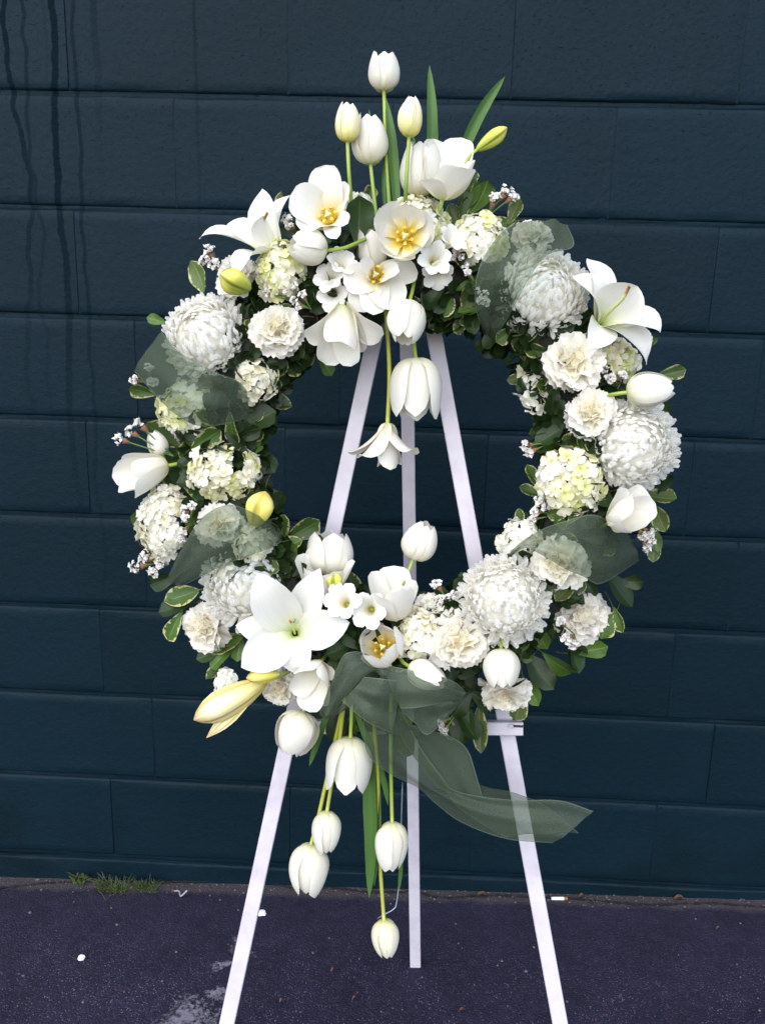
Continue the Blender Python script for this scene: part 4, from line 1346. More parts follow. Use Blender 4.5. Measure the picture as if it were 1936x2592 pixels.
def bud(label, base, tip, wpx, mat, n, z=.1, stem=None, stem_n=None, loose=None, cat='lily bud'):
    B = P(*base, n)
    s = S(B)
    dx, dy = tip[0] - base[0], base[1] - tip[1]
    flat = math.hypot(dx, dy)
    A = D(dx / flat, dy / flat, z)
    L = flat * math.sqrt(1 + z * z) * s
    R = wpx / 2 * s
    t = thing('lily_bud', frame(B, A, .4), label, cat, 'lily buds in the wreath')
    sv = np.linspace(0, 1, 16)
    prof = np.interp(sv, [0, .04, .12, .3, .5, .65, .8, .9, .96, 1], [.16, .34, .52, .82, .98, 1, .80, .52, .30, .04])
    th = np.linspace(0, 2 * np.pi, 49)
    env = np.sin(np.pi * np.clip(sv * .9 + .06, 0, 1))[:, None]
    lobe = 1 + .09 * np.cos(3 * th)[None] * env - .16 * np.exp(-((np.cos(3 * th)[None] + 1) / .10) ** 2) * env + .02 * np.sin(2 * th + 1)[None] * env
    r_ = prof[:, None] * lobe * R
    G = np.stack([r_ * np.cos(th), r_ * np.sin(th), np.broadcast_to((sv * L)[:, None], r_.shape)], -1)
    g = Geo(); g.grid(G)
    g.obj('bud_body', mat, t)
    if loose:
        T = t.matrix_world.inverted() @ P(*loose, n - .005)
        c0 = bez([(0, 0, 0), T * .3 + Vector((R * .8, 0, L * .1)), T * .7 + Vector((R * .5, 0, 0)), T], 12)
        g = Geo(); g.grid(petal(c0, (0, 1, 0), R * 1.1, W_LILY, R, 7, crease=.06, seed=3)); g.obj('petal', mat, t)
    if stem:
        pts = [P(u, v, q) for (u, v), q in zip(stem, stem_n)]
        tube_world('stem', pts + [B + A * .002], 3.6 * s, M_STEM, t)
    return t


bud('fat yellow-green lily bud above the upper left chrysanthemum', (541, 625), (484, 602), 56, M_BUDG, .155, .7)
bud('yellow lily bud on the inner left edge of the ring', (548, 1138), (573, 1060), 58, M_BUDY, .115, .1)
bud('slim green lily bud on a stem at the upper right of the crown', (1028, 325), (1092, 276), 34, M_BUDG, .10, .05, stem=[(985, 420), (1010, 345)], stem_n=[.09, .10])
bud('small green bud standing behind the little freesias', (722, 1278), (722, 1233), 34, M_BUDG, .135, .1)
bud('long pale yellow lily bud splitting open outside the lower left rim', (575, 1472), (424, 1558), 68, M_BUDO, .105, .1, loose=(446, 1594), stem=[(640, 1440), (610, 1458)], stem_n=[.09, .10])
bud('small orange-yellow lily bud lying over the long pale bud', (605, 1456), (533, 1466), 34, M_BUDY, .135, .1)

# ------------------------------------------------------------------ chrysanthemums
mumv = []
for i in range(6):
    r = random.Random(50 + i)
    g = Geo()
    cur = [.50, .40, .12, -.12, .26, .02][i]
    c0 = bez([(0, 0, 0), (.16, 0, .36), (.16 - cur * .25, 0, .82), (-cur, 0, .98)], 8)
    g.grid(petal(c0, (0, 1, 0), .40 * r.uniform(.9, 1.1), ([0, .25, .55, .75, .88, .96, 1], [.45, .62, .88, 1, .95, .72, .3]), .14, 5, seed=i))
    mumv.append(g)
MUMM = [g.mesh('petal', M_MUM) for g in mumv]


def mum(label, u, v, Rpx, axis, n=None, flat=.80, th_in=80, seed=0):
    r = random.Random(seed)
    n = surf(u, v) + .01 if n is None else n
    B = P(u, v, n)
    s = S(B)
    R = Rpx * s
    A = D(*axis)
    t = thing('chrysanthemum', frame(B - A * R * .2, A, r.uniform(0, 6)), label, 'chrysanthemum', 'white chrysanthemums in the wreath')
    core_ = Geo()
    NP = 520
    tmax = 122.0
    for i in range(NP):
        ct = 1 - (1 - math.cos(math.radians(tmax))) * (i + .3) / NP
        th_ = max(0, math.acos(ct) + r.gauss(0, .05))
        az = i * 2.399963 + r.gauss(0, .14)
        d = Vector((math.sin(th_) * math.cos(az), math.sin(th_) * math.sin(az), math.cos(th_)))
        dg = math.degrees(th_)
        L = R * r.uniform(.36, .46)
        if dg > 92:
            L *= r.uniform(1.1, 1.4)
        tipr = R * (1.0 + r.gauss(0, .035)) * (1.03 if dg > 88 else 1.0)
        dir_ = (d + Vector((0, 0, .30 if dg < 75 else .08)) + Vector((r.gauss(0, .10), r.gauss(0, .10), r.gauss(0, .10)))).normalized()
        tip = Vector((d.x, d.y, d.z * flat)) * tipr
        st_ = tip - dir_ * L
        out = Vector((math.cos(az), math.sin(az), 0))
        xax = out * max(.15, abs(dir_.z)) - Vector((0, 0, 1)) * math.hypot(dir_.x, dir_.y)
        xax = (xax - dir_ * xax.dot(dir_)).normalized()
        yax = dir_.cross(xax)
        vi = r.choice((0, 0, 1)) if dg < 66 else r.choice((0, 1, 4)) if dg < 86 else r.choice((4, 2, 5)) if dg < 100 else r.choice((2, 3, 5))
        M = Matrix(((xax.x * L, yax.x * L, dir_.x * L, st_.x), (xax.y * L, yax.y * L, dir_.y * L, st_.y), (xax.z * L, yax.z * L, dir_.z * L, st_.z), (0, 0, 0, 1)))
        if dg > th_in:
            put('petal', MUMM[vi], t, M)
        else:
            core_.merge(mumv[vi], M)
    o = core_.obj('inner_petal', M_MUM, t)
    o['kind'] = 'stuff'
    g = Geo()
    blob(g, (0, 0, R * .03), R * .80, 4, .8, .015)  # white ball added behind the petals to brighten the dark gaps between them
    g.obj('gap_filler', M_MUM, t)
    g = Geo()
    tube(g, [Vector((0, 0, -.045)), Vector((0, 0, -.002))], .003, 6, m=3)
    g.obj('stem', M_STEM, t)


mum('white chrysanthemum at the upper left rim, its lower edge under sheer ribbon', 441, 722, 97, (-.15, .25, 1), n=.105, seed=1)
mum('white chrysanthemum half veiled by sheer ribbon at the upper right', 1174, 626, 103, (.1, .3, 1), n=.112, seed=2)
mum('white chrysanthemum at the three o\'clock rim above the half open tulip', 1371, 957, 103, (.1, .15, 1), n=.115, seed=3)
mum('white chrysanthemum at the lower right inner edge beside the easel leg', 1088, 1294, 100, (-.1, .25, 1), seed=4)
mum('white chrysanthemum behind the largest lily at the lower left', 530, 1255, 104, (-.1, .25, 1), n=.095, seed=5)

# ------------------------------------------------------------------ carnations
def fan(L, half, seed, ruf=.10, teeth=9):
    """fringed carnation petal in local axes: base at origin, runs along +z, faces -x"""
    r = np.random.default_rng(seed)
    ns, nt_ = 7, 17
    s = np.linspace(0, 1, ns)[:, None]
    t = np.linspace(-1, 1, nt_)[None]
    zig = np.where(np.arange(nt_) % 2 == 0, 1, -1)[None] * .028 + r.normal(0, .018, nt_)[None]
    rad = s * (1 + zig * s ** 3 - .10 * t ** 2)
    sp = half * (.35 + .65 * s ** .7)
    y = rad * np.sin(t * sp)
    z = rad * np.cos(t * sp)
    ph = r.uniform(0, 6.28, 3)
    x = ruf * s ** 2 * (1.15 * np.sin(t * 4.2 + ph[0]) + .6 * np.sin(t * 8.5 + ph[1]) + .2 * np.sin(t * 15 + ph[2])) + .10 * s ** 2
    G = np.stack([x * np.ones_like(z), y, z], -1) * L
    return G


fanv = []
for i in range(6):
    g = Geo(); g.grid(fan(1, .78 + .1 * (i % 3), 70 + i, .085 + .02 * (i % 2))); fanv.append(g)
FM = [g.mesh('petal', M_CARN) for g in fanv]


def petal_frame(dir_, out, pos, L):
    xax = out * max(.1, abs(dir_.z)) - Vector((0, 0, 1)) * math.hypot(dir_.x, dir_.y)
    xax = (xax - dir_ * xax.dot(dir_)).normalized()
    yax = dir_.cross(xax)
    return Matrix(((xax.x * L, yax.x * L, dir_.x * L, pos.x), (xax.y * L, yax.y * L, dir_.y * L, pos.y), (xax.z * L, yax.z * L, dir_.z * L, pos.z), (0, 0, 0, 1)))


def carnation(label, u, v, Rpx, axis, n=None, seed=0, centre=M_CARNC):
    r = random.Random(seed)
    n = surf(u, v) + .012 if n is None else n
    B = P(u, v, n)
    s = S(B)
    R = Rpx * s * 1.1
    A = D(*axis)
    t = thing('carnation', frame(B - A * R * .35, A, r.uniform(0, 6)), label, 'carnation', 'white carnations in the wreath')
    cg = Geo()
    k = 0
    for tier, (cnt, th0, Lk) in enumerate(((7, 88, 1.0), (7, 66, .98), (7, 46, .92), (8, 28, .84), (7, 12, .80))):
        for i in range(cnt):
            az = (i + .5 * (tier % 2)) * 2 * math.pi / cnt + r.gauss(0, .32)
            th_ = math.radians(th0 + r.gauss(0, 11))
            d = Vector((math.sin(th_) * math.cos(az), math.sin(th_) * math.sin(az), math.cos(th_)))
            out = Vector((math.cos(az), math.sin(az), 0))
            L = R * Lk * r.uniform(.80, 1.10)
            M = petal_frame(d, out, Vector((0, 0, 0)) + out * R * .04, L)
            # let each petal turn a little about its own length
            M = M @ Matrix.Rotation(r.gauss(0, .35), 4, 'Z')
            if tier < 3:
                put('petal', FM[r.randrange(6)], t, M)
            else:
                cg.merge(fanv[r.randrange(6)], M @ Matrix.Diagonal((1.5, .75, 1, 1)))
    blob(cg, (0, 0, R * .22), R * .42, seed, .9)  # pale ball added inside so the gaps between centre petals stay bright
    o = cg.obj('centre_petal', centre, t)
    o['kind'] = 'stuff'
    g = Geo()
    tube(g, [Vector((0, 0, -R * .7)), Vector((0, 0, -R * .2)), Vector((0, 0, R * .1))], R * .16, 8, r2=R * .2)
    g.obj('calyx', M_STEM, t)


carnation('cream centred carnation just inside the upper left chrysanthemum', 598, 706, 52, (.05, .2, 1), seed=1)
carnation('largest carnation, on the right between lily and leaves', 1238, 780, 62, (-.1, .15, 1), seed=2)
carnation('cream centred carnation touching the three o\'clock chrysanthemum', 1276, 888, 50, (-.2, .2, 1), seed=3)
carnation('ruffled carnation at the lower left rim below the chrysanthemum', 437, 1354, 50, (-.5, -.1, .8), seed=4)
carnation('cream centred carnation between bow tulip and lower right chrysanthemum', 990, 1388, 58, (.0, .1, 1), seed=5)
carnation('carnation half covered by the lower right ribbon band', 1208, 1216, 58, (-.2, .1, 1), seed=6)
carnation('cream ruffled carnation at the lower right rim', 1264, 1330, 62, (.3, .1, 1), seed=7, centre=M_CARN)
carnation('ragged carnation hanging above the crossbar end', 1092, 1508, 50, (.1, -.75, .6), n=.09, seed=8)
carnation('small bluish white carnation between the cup tulip and leaf', 925, 1308, 38, (-.2, .8, .6), n=.10, seed=9, centre=M_HYW)
carnation('small carnation behind the pale lily bud', 603, 1488, 40, (.0, -.3, .9), n=.085, seed=10)
carnation('fringed carnation behind the fat yellow-green bud', 503, 592, 48, (-.4, .4, .8), n=.10, seed=11, centre=M_HYW)
carnation('carnation seen through the lower left ribbon band', 472, 1132, 48, (-.1, .2, 1), n=.125, seed=12)
carnation('carnation peeping over the upper right ribbon band', 1150, 500, 42, (.1, .7, .6), n=.085, seed=13, centre=M_HYW)

# ------------------------------------------------------------------ hydrangeas
def floret_geo(seed):
    r = np.random.default_rng(seed)
    g = Geo()
    for i in range(4):
        c0 = bez([(.03, 0, 0), (.2, 0, .06), (.38, 0, .06 + r.normal(0, .05)), (.55, 0, r.normal(.02, .08))], 6)
        G = petal(c0, (0, 1, 0),   .60 * r.uniform(.88, 1.1), W_ROUND, .5, 5, ruf=.05, seed=seed * 7 + i)
        a = i * math.pi / 2 + r.normal(0, .12)
        G2 = G.copy()
        G2[..., 0] = G[..., 0] * math.cos(a) - G[..., 1] * math.sin(a)
        G2[..., 1] = G[..., 0] * math.sin(a) + G[..., 1] * math.cos(a)
        g.grid(G2)
    tube(g, [Vector((0, 0, -.5)), Vector((0, 0, .05))], .03, 4, m=2)
    return g


flv = [floret_geo(i) for i in range(5)]
FL = {k: [g.mesh('floret', mm) for g in flv] for k, mm in (('w', M_HYW), ('c', M_HYC), ('l', M_HYL))}


def hydrangea(label, u, v, Rpx, axis, n=None, N_=50, fl=31, mix='wwcccl', sy=1.0, sx_=1.0, seed=0, tmax=95, hole=None):
    r = random.Random(seed)
    n = surf(u, v) + .0 if n is None else n
    B = P(u, v, n)
    s = S(B)
    R = Rpx * s
    A = D(*axis)
    M0 = frame(B - A * R * .35, A)
    t = thing('hydrangea', M0, label, 'hydrangea', 'white hydrangea heads in the wreath')
    stem = Geo()
    for i in range(N_):
        ct = 1 - (1 - math.cos(math.radians(tmax))) * (i + .5) / N_
        th_ = math.acos(ct)
        az = i * 2.399963 + r.gauss(0, .15)
        d = Vector((math.sin(th_) * math.cos(az), math.sin(th_) * math.sin(az), math.cos(th_)))
        rr_ = R * r.uniform(.84, 1.06)
        p = Vector((d.x * rr_ * sx_, d.y * rr_ * sy, d.z * rr_ * .72))
        if hole and (p - Vector((hole[0] * R, hole[1] * R, p.z))).length < hole[2] * R:
            continue
        nd = (d + Vector((r.gauss(0, .25), r.gauss(0, .25), r.gauss(0.1, .2)))).normalized()
        f = frame(p, nd, r.uniform(0, 6.28))
        k = fl * 1.22 * s * r.uniform(.82, 1.15)
        kind = r.choice(mix)
        put('floret', FL[kind][r.randrange(5)], t, f @ Matrix.Scale(k, 4))
        if i % 2 == 0:
            tube(stem, [p, p * .55, Vector((0, 0, -R * .35))], .0008, 4, m=4)
    o = stem.obj('flower_stalk', M_STEMY, t)
    o['kind'] = 'stuff'


hydrangea('yellow-green hydrangea head beside the fat bud at the upper left', 602, 574, 54, (-.1, .3, 1), n=.13, N_=44, mix='cclllw', sy=1.15, fl=27, seed=1)
hydrangea('cream hydrangea head right behind the round yellow-starred tulip', 905, 468, 62, (.1, .5, .8), n=.105, N_=54, mix='ccccwl', seed=2, fl=28)
hydrangea('hydrangea head left of the upper right ribbon band', 1036, 510, 58, (.0, .3, 1), n=.11, N_=50, mix='wwwccl', seed=3, fl=28)
hydrangea('large hydrangea head partly under the left ribbon band', 412, 884, 80, (-.2, .1, 1), N_=70, mix='wwwccl', sy=.8, seed=4)
hydrangea('cream hydrangea head with a dark gap at the inner left edge', 483, 1018, 76, (.1, .1, 1), N_=70, mix='wcccll', sy=.78, seed=5, fl=28, hole=(.42, .25, .26))
hydrangea('tall white hydrangea head at the left rim below the tulip', 342, 1130, 56, (-.4, .0, 1), N_=64, mix='wwwcc', sy=1.45, seed=6, fl=27, n=.09)
hydrangea('greenish hydrangea head left of the three o\'clock chrysanthemum', 1236, 1035, 72, (-.1, .1, 1), N_=62, mix='wccllw', seed=7)
hydrangea('small white hydrangea head on the inner lower right edge', 1118, 1165, 46, (-.4, .3, .8), N_=38, mix='wwwwc', seed=8, fl=25, n=.095)
hydrangea('small hydrangea head between bow tulip and carnation', 905, 1372, 46, (.0, .1, 1), N_=38, mix='wwccc', sy=1.2, seed=9, fl=27)
hydrangea('small yellow-green hydrangea head under the upper right lily', 1338, 782, 46, (.3, .0, 1), N_=36, mix='llccw', seed=10, fl=28, n=.085)
hydrangea('little cream hydrangea sprig inside the left ribbon band', 556, 824, 42, (.4, .0, .9), N_=30, mix='cccw', seed=11, fl=27)
hydrangea('sparse white hydrangea sprig on the inner right edge', 1158, 832, 40, (-.4, .0, .9), N_=20, mix='wwcc', sy=1.5, seed=12, fl=28, n=.09)
hydrangea('white hydrangea sprig behind the tallest tulip stems', 770, 438, 34, (.0, .8, .6), N_=24, mix='www', seed=13, fl=26, n=.075)
hydrangea('cream hydrangea sprig veiled by the lower left ribbon band', 545, 1168, 40, (.1, .3, .9), N_=30, mix='cccw', seed=14, fl=26)
hydrangea('tiny white hydrangea sprig outside the lower left rim', 484, 1482, 22, (-.3, .0, .9), N_=16, mix='ww', sy=1.5, seed=15, fl=20, n=.075)

# ------------------------------------------------------------------ freesias
def freesia(label, u, v, Rpx, axis, n=None, seed=0, buds=0, mat=M_FREE):
    r = random.Random(seed)
    n = surf(u, v) + .02 if n is None else n
    B = P(u, v, n)
    s = S(B)
    R = Rpx * s
    A = D(*axis)
    t = thing('freesia', frame(B - A * R * 1.1, A, r.uniform(0, 1)), label, 'freesia', 'white freesias in the wreath')
    for i in range(6):
        q = random.Random(nxt())
        c0 = bez([(.12 * R, 0, 0), (.22 * R, 0, R * .75), (.45 * R, 0, R * 1.25), (R * q.uniform(1.0, 1.15), 0, R * q.uniform(1.2, 1.5))], 11)
        g = Geo()
        g.grid(petal(c0, (0, 1, 0), R * .88, ([0, .3, .5, .7, .85, .95, 1], [.3, .36, .55, .95, 1, .72, .2]), np.maximum(c0[:, 0] * 1.1, R * .25), 7, ruf=.03, seed=SEED[0]))
        o = g.obj('petal', mat, t)
        o.rotation_euler = (0, 0, i * math.pi / 3)
    g = Geo()
    tube(g, [Vector((0, 0, -R * .9)), Vector((0, 0, -R * .2)), Vector((0, 0, R * .15))], R * .07, 6, r2=R * .15)
    g.obj('stem', M_STEM, t)
    for b in range(buds):
        p = Vector((r.uniform(-.9, .9) * R, r.uniform(-1.0, -.4) * R, R * r.uniform(.4, .9)))
        g = Geo()
        blob(g, p, R * .26, b, 1.3)
        g.obj('bud', mat, t)


freesia('small white freesia under the little green bud', 740, 1299, 40, (-.25, .35, .9), n=.15, seed=1)
freesia('small white freesia with yellow throat beside the lower cup tulip', 796, 1318, 40, (-.15, .1, 1), n=.15, seed=2, buds=0)
freesia('cream freesia trumpet right below the round yellow-starred tulip', 938, 560, 36, (.1, .1, 1), n=.15, seed=3)
freesia('cream freesia beside the dark twig near the upper right ribbon', 975, 518, 34, (.5, .5, .7), n=.135, seed=4)
freesia('cream freesia hanging below the other two at the crown', 945, 592, 34, (.1, -.6, .8), n=.13, seed=5)
freesia('upper cream freesia beside the sideways closed tulip', 738, 570, 34, (.3, .4, .8), n=.135, seed=6)
freesia('middle cream freesia below the sideways closed tulip', 712, 600, 34, (-.2, .2, 1), n=.135, seed=7)
freesia('lowest cream freesia below the sideways closed tulip', 718, 635, 34, (.0, -.3, 1), n=.13, seed=8)
freesia('single white freesia just inside the lily at the upper left', 660, 520, 30, (-.3, .6, .7), n=.125, seed=9)

# ------------------------------------------------------------------ statice
def crumple(seed):
    r = np.random.default_rng(seed)
    g = Geo()
    for i in range(6):
        a = i * 1.047 + r.normal(0, .2)
        c0 = bez([(.02, 0, 0), (.12, 0, .35), (.3, 0, .6), (.55, 0, .55 + r.normal(0, .15))], 5)
        G = petal(c0, (0, 1, 0), .6, W_ROUND, .3, 4, ruf=.16, seed=seed * 11 + i)
        G2 = G.copy()
        G2[..., 0] = G[..., 0] * math.cos(a) - G[..., 1] * math.sin(a)
        G2[..., 1] = G[..., 0] * math.sin(a) + G[..., 1] * math.cos(a)
        g.grid(G2)
    return g


crv = [crumple(i) for i in range(4)]
CRM = [g.mesh('floret', M_STAT) for g in crv]


def statice(label, root, tufts, n=None, fl=13, seed=0, per=11):
    """tufts: (u, v, radius) of each white head; root: where the stem leaves the ring"""
    r = random.Random(seed)
    n0 = surf(*root)
    B = P(*root, n0 if n is None else n - .01)
    t = thing('statice', Matrix.Translation(B), label, 'statice', 'small white statice sprigs in the wreath')
    s = S(B)
    st_ = Geo()
    cx = Geo()
    for (u, v, rad) in tufts:
        p = P(u, v, (n if n is not None else n0 + .02)) - B
        d = p.normalized()
        tube(st_, [Vector((0, 0, 0)), p * .55 + Vector(N) * .004, p * .9], 1.7 * s, 5)
        q = p - d * rad * s * .6
        tube(cx, [q - d * rad * s * .7, q, q + d * rad * s * .4], rad * s * .25, 7, r2=rad * s * .6)
        for i in range(per):
            off = Vector((r.gauss(0, 1), r.gauss(0, .6), r.gauss(0, 1)))
            off = (off.normalized() + d * .9) * rad * s * .62
            nd = (off + d * rad * s * .6 + Vector(N) * rad * s * .5).normalized()
            put('floret', CRM[r.randrange(4)], t, frame(p + off * .85 - d * rad * s * .2, nd, r.uniform(0, 6)) @ Matrix.Scale(fl * .8 * s * r.uniform(.8, 1.2), 4))
    st_.obj('stem', M_STATSTEM, t)
    cx.obj('calyx', M_CALYX, t)


statice('statice sprig with three brown based heads sticking out at the left rim', (375, 985), [(265, 951, 12), (286, 935, 13), (306, 920, 14)], n=.09, seed=1)
statice('pinkish brown based statice pair above the upper right hydrangea', (1050, 470), [(1067, 434, 14), (1090, 416, 17), (1104, 428, 12)], n=.09, seed=2)
statice('white statice spike at the outer upper left rim beside the carnation', (480, 590), [(454, 545, 15), (448, 566, 14), (466, 575, 12)], n=.085, seed=3)
statice('white statice strip under the yellow-green hydrangea', (640, 655), [(580, 634, 10), (600, 632, 10), (618, 634, 10), (636, 622, 10)], n=.135, fl=10, seed=4)
statice('white statice tuft left of the big drooping tulip', (672, 668), [(640, 652, 10), (655, 640, 10), (650, 662, 9)], n=.135, fl=10, seed=5)
statice('white statice cluster hanging out at the lower left rim', (350, 1215), [(300, 1222, 17), (318, 1205, 14), (335, 1232, 13), (347, 1215, 12)], n=.08, seed=6)
statice('white statice dots between tall hydrangea and left ribbon band', (415, 1130), [(402, 1105, 10), (415, 1097, 10), (404, 1118, 9), (398, 1146, 10), (395, 1162, 9)], n=.12, fl=11, seed=7)
statice('cream statice cluster at the right rim under the half open tulip', (1370, 1130), [(1385, 1155, 11), (1400, 1165, 11), (1398, 1148, 10), (1393, 1178, 9)], n=.075, seed=8)
statice('white statice on brown stems at the inner right edge below hydrangea', (1205, 1110), [(1165, 1085, 12), (1183, 1095, 13), (1160, 1105, 11), (1152, 1122, 10)], n=.10, fl=12, seed=9)
statice('pinkish statice tip at the inner right edge above hydrangea', (1190, 955), [(1140, 962, 11), (1148, 975, 11)], n=.09, fl=12, seed=10)
statice('three brown based statice heads beside the lower right chrysanthemum', (990, 1330), [(946, 1266, 11), (955, 1298, 11), (970, 1296, 11), (984, 1290, 10)], n=.10, seed=11)
statice('white statice on a dark twig below the upper freesias', (1030, 620), [(988, 545, 9), (1000, 560, 9), (1006, 578, 9), (1012, 592, 8), (980, 560, 7)], n=.125, fl=10, seed=12)
statice('white statice tuft behind the open tulip at the upper left', (640, 505), [(622, 478, 13), (630, 490, 12)], n=.10, seed=13)
statice('yellowish seed head seen through the upper right ribbon', (1060, 660), [(1032, 632, 11), (1048, 640, 12), (1040, 650, 11), (1052, 655, 10)], n=.12, fl=9, seed=14)
statice('white statice sprig under the cream carnation at the lower right', (1240, 1370), [(1212, 1345, 11), (1225, 1378, 13), (1240, 1388, 11)], n=.10, seed=15)
statice('white statice bit at the outer edge behind the left ribbon band', (330, 830), [(296, 822, 9), (322, 800, 11), (330, 825, 12)], n=.075, seed=16)
statice('brown based statice beside the largest carnation', (1320, 830), [(1306, 800, 10), (1318, 820, 10), (1340, 815, 10)], n=.105, seed=17)
statice('statice tip under the upper right lily near the rim', (1370, 760), [(1390, 727, 9), (1396, 734, 8)], n=.07, seed=18)
statice('small cream statice bits hanging under the right side of the bow', (985, 1540), [(956, 1560, 9), (962, 1575, 9)], n=.085, fl=11, seed=19)

# ------------------------------------------------------------------ sheer ribbon
def ribbon_geo(e1, e2, n1, n2, amp=.0, waves=0.0, wamp=.003, M_=34, K_=13, seed=0, origin=None, tucks=.5):
    r = np.random.default_rng(seed)
    def line(e, nn):
        nn = [nn] * len(e) if isinstance(nn, (int, float)) else nn
        nn = np.interp(np.linspace(0, 1, len(e)), np.linspace(0, 1, len(nn)), nn)
        return spline([P(u, v, q) for (u, v), q in zip(e, nn)], M_)
    a, b = line(e1, n1), line(e2, n2)
    t = np.linspace(0, 1, K_)[None, :, None]
    s = np.linspace(0, 1, M_)[:, None]
    G = a[:, None] * (1 - t) + b[:, None] * t
    h = amp * np.sin(np.pi * t[..., 0]) * np.ones_like(s)
    ph = r.uniform(0, 6.28, 3)
    h = h + wamp * np.sin(np.pi * t[..., 0]) * (np.sin(waves * 6.28 * t[..., 0] + ph[0] + 2.2 * s) + tucks * np.sin(waves * 11 * t[..., 0] + ph[1] - 3 * s))
    G = G + h[..., None] * np.array(N)
    if origin is not None:
        G = G - np.array(origin)
    g = Geo()
    g.grid(G)
    return g


def band(label, e1, e2, n1, n2, amp=.012, **kw):
    c0 = P(*e1[len(e1) // 2], .15)
    g = ribbon_geo(e1, e2, n1, n2, amp, origin=c0, **kw)
    o = g.obj('ribbon_band', M_ORG)
    o.location = c0
    tag(o, label, 'ribbon', 'sheer green ribbon bands round the wreath')


band('sheer green ribbon band over the chrysanthemum at the upper right', [(1150, 476), (1100, 489), (1058, 532), (1030, 592), (1026, 660), (1044, 722)],
     [(1225, 486), (1238, 532), (1180, 552), (1140, 606), (1102, 676), (1066, 738)], [.11, .15, .175, .18, .15, .08], [.09, .16, .205, .22, .18, .09], waves=1.3, wamp=.007, seed=1)
band('sheer green ribbon band under the chrysanthemum at the upper left', [(350, 716), (390, 762), (462, 802), (515, 824), (548, 862)],
     [(291, 803), (327, 843), (378, 894), (436, 921), (518, 908), (548, 886)], [.085, .18, .195, .165, .085], [.07, .125, .17, .18, .14, .085], waves=1.2, wamp=.006, seed=2)
band('sheer green ribbon band above the chrysanthemum at the lower left', [(361, 1250), (390, 1191), (429, 1128), (462, 1100), (500, 1090), (540, 1104), (581, 1125), (612, 1140)],
     [(390, 1268), (438, 1244), (477, 1224), (521, 1206), (566, 1191), (600, 1176), (616, 1160)], [.065, .11, .15, .17, .165, .15, .11, .08], [.07, .14, .17, .185, .18, .13, .085], waves=1.2, wamp=.006, seed=3)
band('sheer green ribbon band over a carnation at the lower right', [(1092, 1200), (1125, 1171), (1170, 1143), (1224, 1124), (1277, 1111), (1316, 1126), (1358, 1157)],
     [(1096, 1206), (1133, 1184), (1175, 1202), (1223, 1230), (1259, 1245), (1292, 1262), (1334, 1241), (1379, 1210)], [.085, .13, .16, .175, .16, .12, .06], [.085, .15, .18, .19, .17, .14, .10, .06], waves=1.4, wamp=.007, seed=4)

bo = P(850, 1460, .15)
bow = thing('ribbon_bow', Matrix.Translation(bo), 'large sheer green ribbon bow with trailing tails at the bottom of the wreath', 'bow')


def bowpart(name, e1, e2, n1, n2, amp=.01, mat=None, **kw):
    g = ribbon_geo(e1, e2, n1, n2, amp, origin=bo, **kw)
    return g.obj(name, mat or (M_ORG if name == 'tail' else M_ORGB), bow)


FLAT = dict(amp=.006, waves=1.0, wamp=.003)
# loop to the lower left: front sheet, rolled hem and back sheet
bowpart('loop', [(812, 1424), (785, 1410), (757, 1408), (738, 1421), (713, 1480), (690, 1538)], [(818, 1446), (800, 1452), (782, 1464), (758, 1490), (738, 1514), (717, 1546)], [.14, .158, .168, .168, .155, .135], [.15, .162, .17, .168, .16, .135], seed=11, **FLAT)
bowpart('loop', [(690, 1538), (694, 1547), (704, 1550)], [(717, 1546), (718, 1550), (717, 1549)], [.135, .125, .115], [.135, .125, .115], seed=21, **FLAT)
bowpart('loop', [(704, 1550), (728, 1500), (762, 1440), (806, 1424)], [(735, 1540), (770, 1515), (800, 1480), (826, 1446)], [.115, .115, .12, .13], [.112, .11, .115, .13], seed=12, **FLAT)
# flap across the middle
bowpart('loop', [(786, 1462), (828, 1466), (868, 1471)], [(738, 1514), (792, 1559), (847, 1584)], [.172, .180, .165], [.176, .186, .165], amp=.008, waves=1.1, wamp=.004, seed=13)
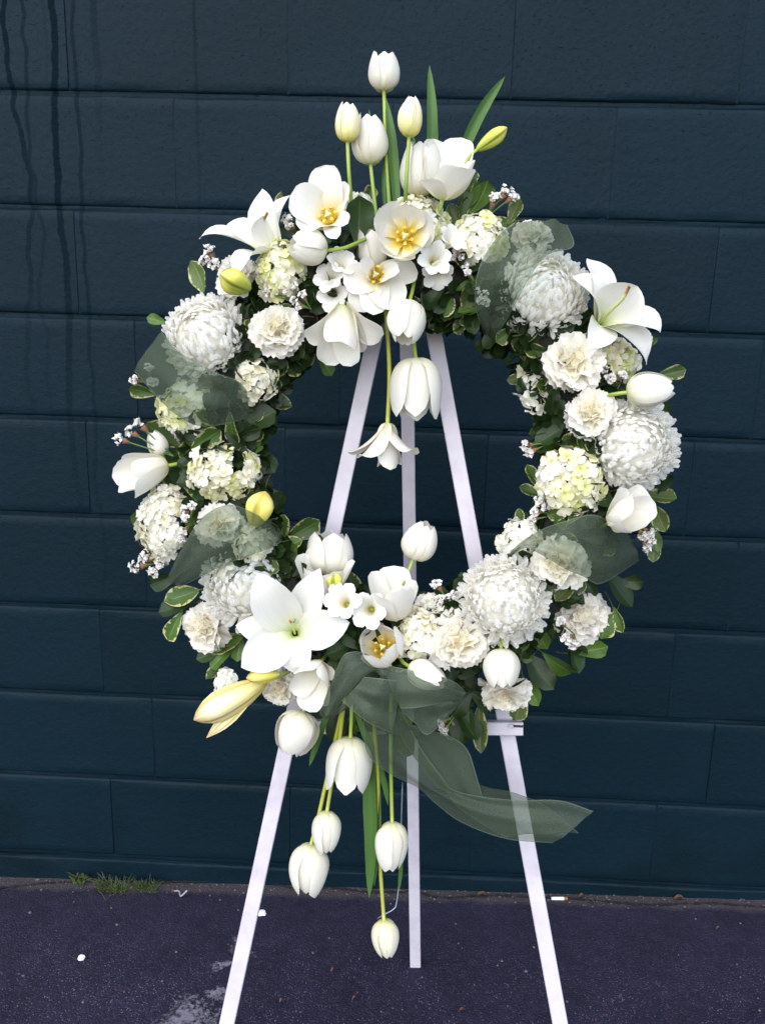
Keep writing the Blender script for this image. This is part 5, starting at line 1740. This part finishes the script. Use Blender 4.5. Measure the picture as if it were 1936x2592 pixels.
# loop to the right: front sheet folded over the back sheet
bowpart('loop', [(824, 1434), (870, 1444), (930, 1457), (980, 1472), (1007, 1496)], [(866, 1530), (890, 1530), (920, 1525), (950, 1519), (978, 1514)], [.15, .168, .17, .16, .135], [.17, .176, .174, .162, .14], amp=.006, waves=.9, wamp=.003, seed=14)
bowpart('loop', [(1007, 1496), (1001, 1505), (990, 1520)], [(978, 1514), (976, 1520), (972, 1541)], [.135, .125, .12], [.14, .128, .12], seed=23, **FLAT)
bowpart('loop', [(830, 1450), (890, 1462), (950, 1480), (1006, 1497)], [(868, 1538), (896, 1562), (924, 1587), (974, 1541)], [.13, .125, .12, .125], [.145, .14, .135, .122], amp=.004, waves=1.0, wamp=.003, seed=15)
kn = Geo()
tube(kn, [P(806, 1440, .13) - bo, P(822, 1446, .15) - bo, P(832, 1458, .155) - bo, P(828, 1472, .14) - bo], 11 * S(bo), 9)
kn.obj('knot', M_ORGB, bow)
# tails
bowpart('tail', [(784, 1535), (786, 1590), (797, 1635), (843, 1672), (906, 1704), (943, 1738), (999, 1778), (1092, 1812), (1192, 1821)],
        [(868, 1535), (890, 1580), (915, 1625), (950, 1672), (980, 1706), (1050, 1722), (1120, 1728), (1210, 1729), (1281, 1752)], [.15, .13, .12, .115, .11, .105, .10, .10, .10], [.15, .135, .125, .12, .112, .108, .105, .10, .095], amp=.006, waves=1.2, wamp=.004, M_=52, K_=19, seed=16)
bowpart('tail', [(845, 1545), (870, 1600), (905, 1650), (935, 1690), (966, 1712)],
        [(920, 1575), (975, 1592), (1010, 1620), (1029, 1676), (1042, 1722)], [.14, .12, .11, .105, .10], [.135, .12, .11, .105, .10], amp=.006, waves=1.2, wamp=.003, M_=36, K_=15, seed=17, mat=M_ORGB)
bowpart('tail', [(880, 1580), (925, 1640), (955, 1690), (985, 1740), (1050, 1786), (1092, 1808), (1112, 1804)],
        [(955, 1585), (1002, 1625), (1030, 1690), (1110, 1712), (1170, 1736), (1215, 1768), (1250, 1800)], [.12, .11, .10, .095, .09, .085, .082], [.12, .11, .10, .095, .09, .085, .08], amp=-.005, waves=1.2, wamp=.004, M_=44, K_=15, seed=18)
bowpart('tail', [(1125, 1790), (1132, 1830), (1136, 1870), (1139, 1895)], [(1136, 1800), (1140, 1840), (1141, 1870), (1140, 1896)], [-.02, -.022, -.025, -.028], [-.028, -.03, -.03, -.03], amp=0, seed=19)

# ------------------------------------------------------------------ loose wire behind the hanging tulips
B = P(869, 1690, .02)
g = Geo()
tube(g, [P(u, v, q) - B for u, v, q in ((869, 1690, .02), (866, 1790, .0), (862, 1900, -.01), (856, 1952, -.015), (850, 1964, -.015), (832, 1974, -.01), (815, 1984, -.005))], .0011, 5)
o = g.obj('floral_wire', M_WIRE)
o.location = B
tag(o, 'thin bent clear wire hanging beside the rear easel leg', 'wire')
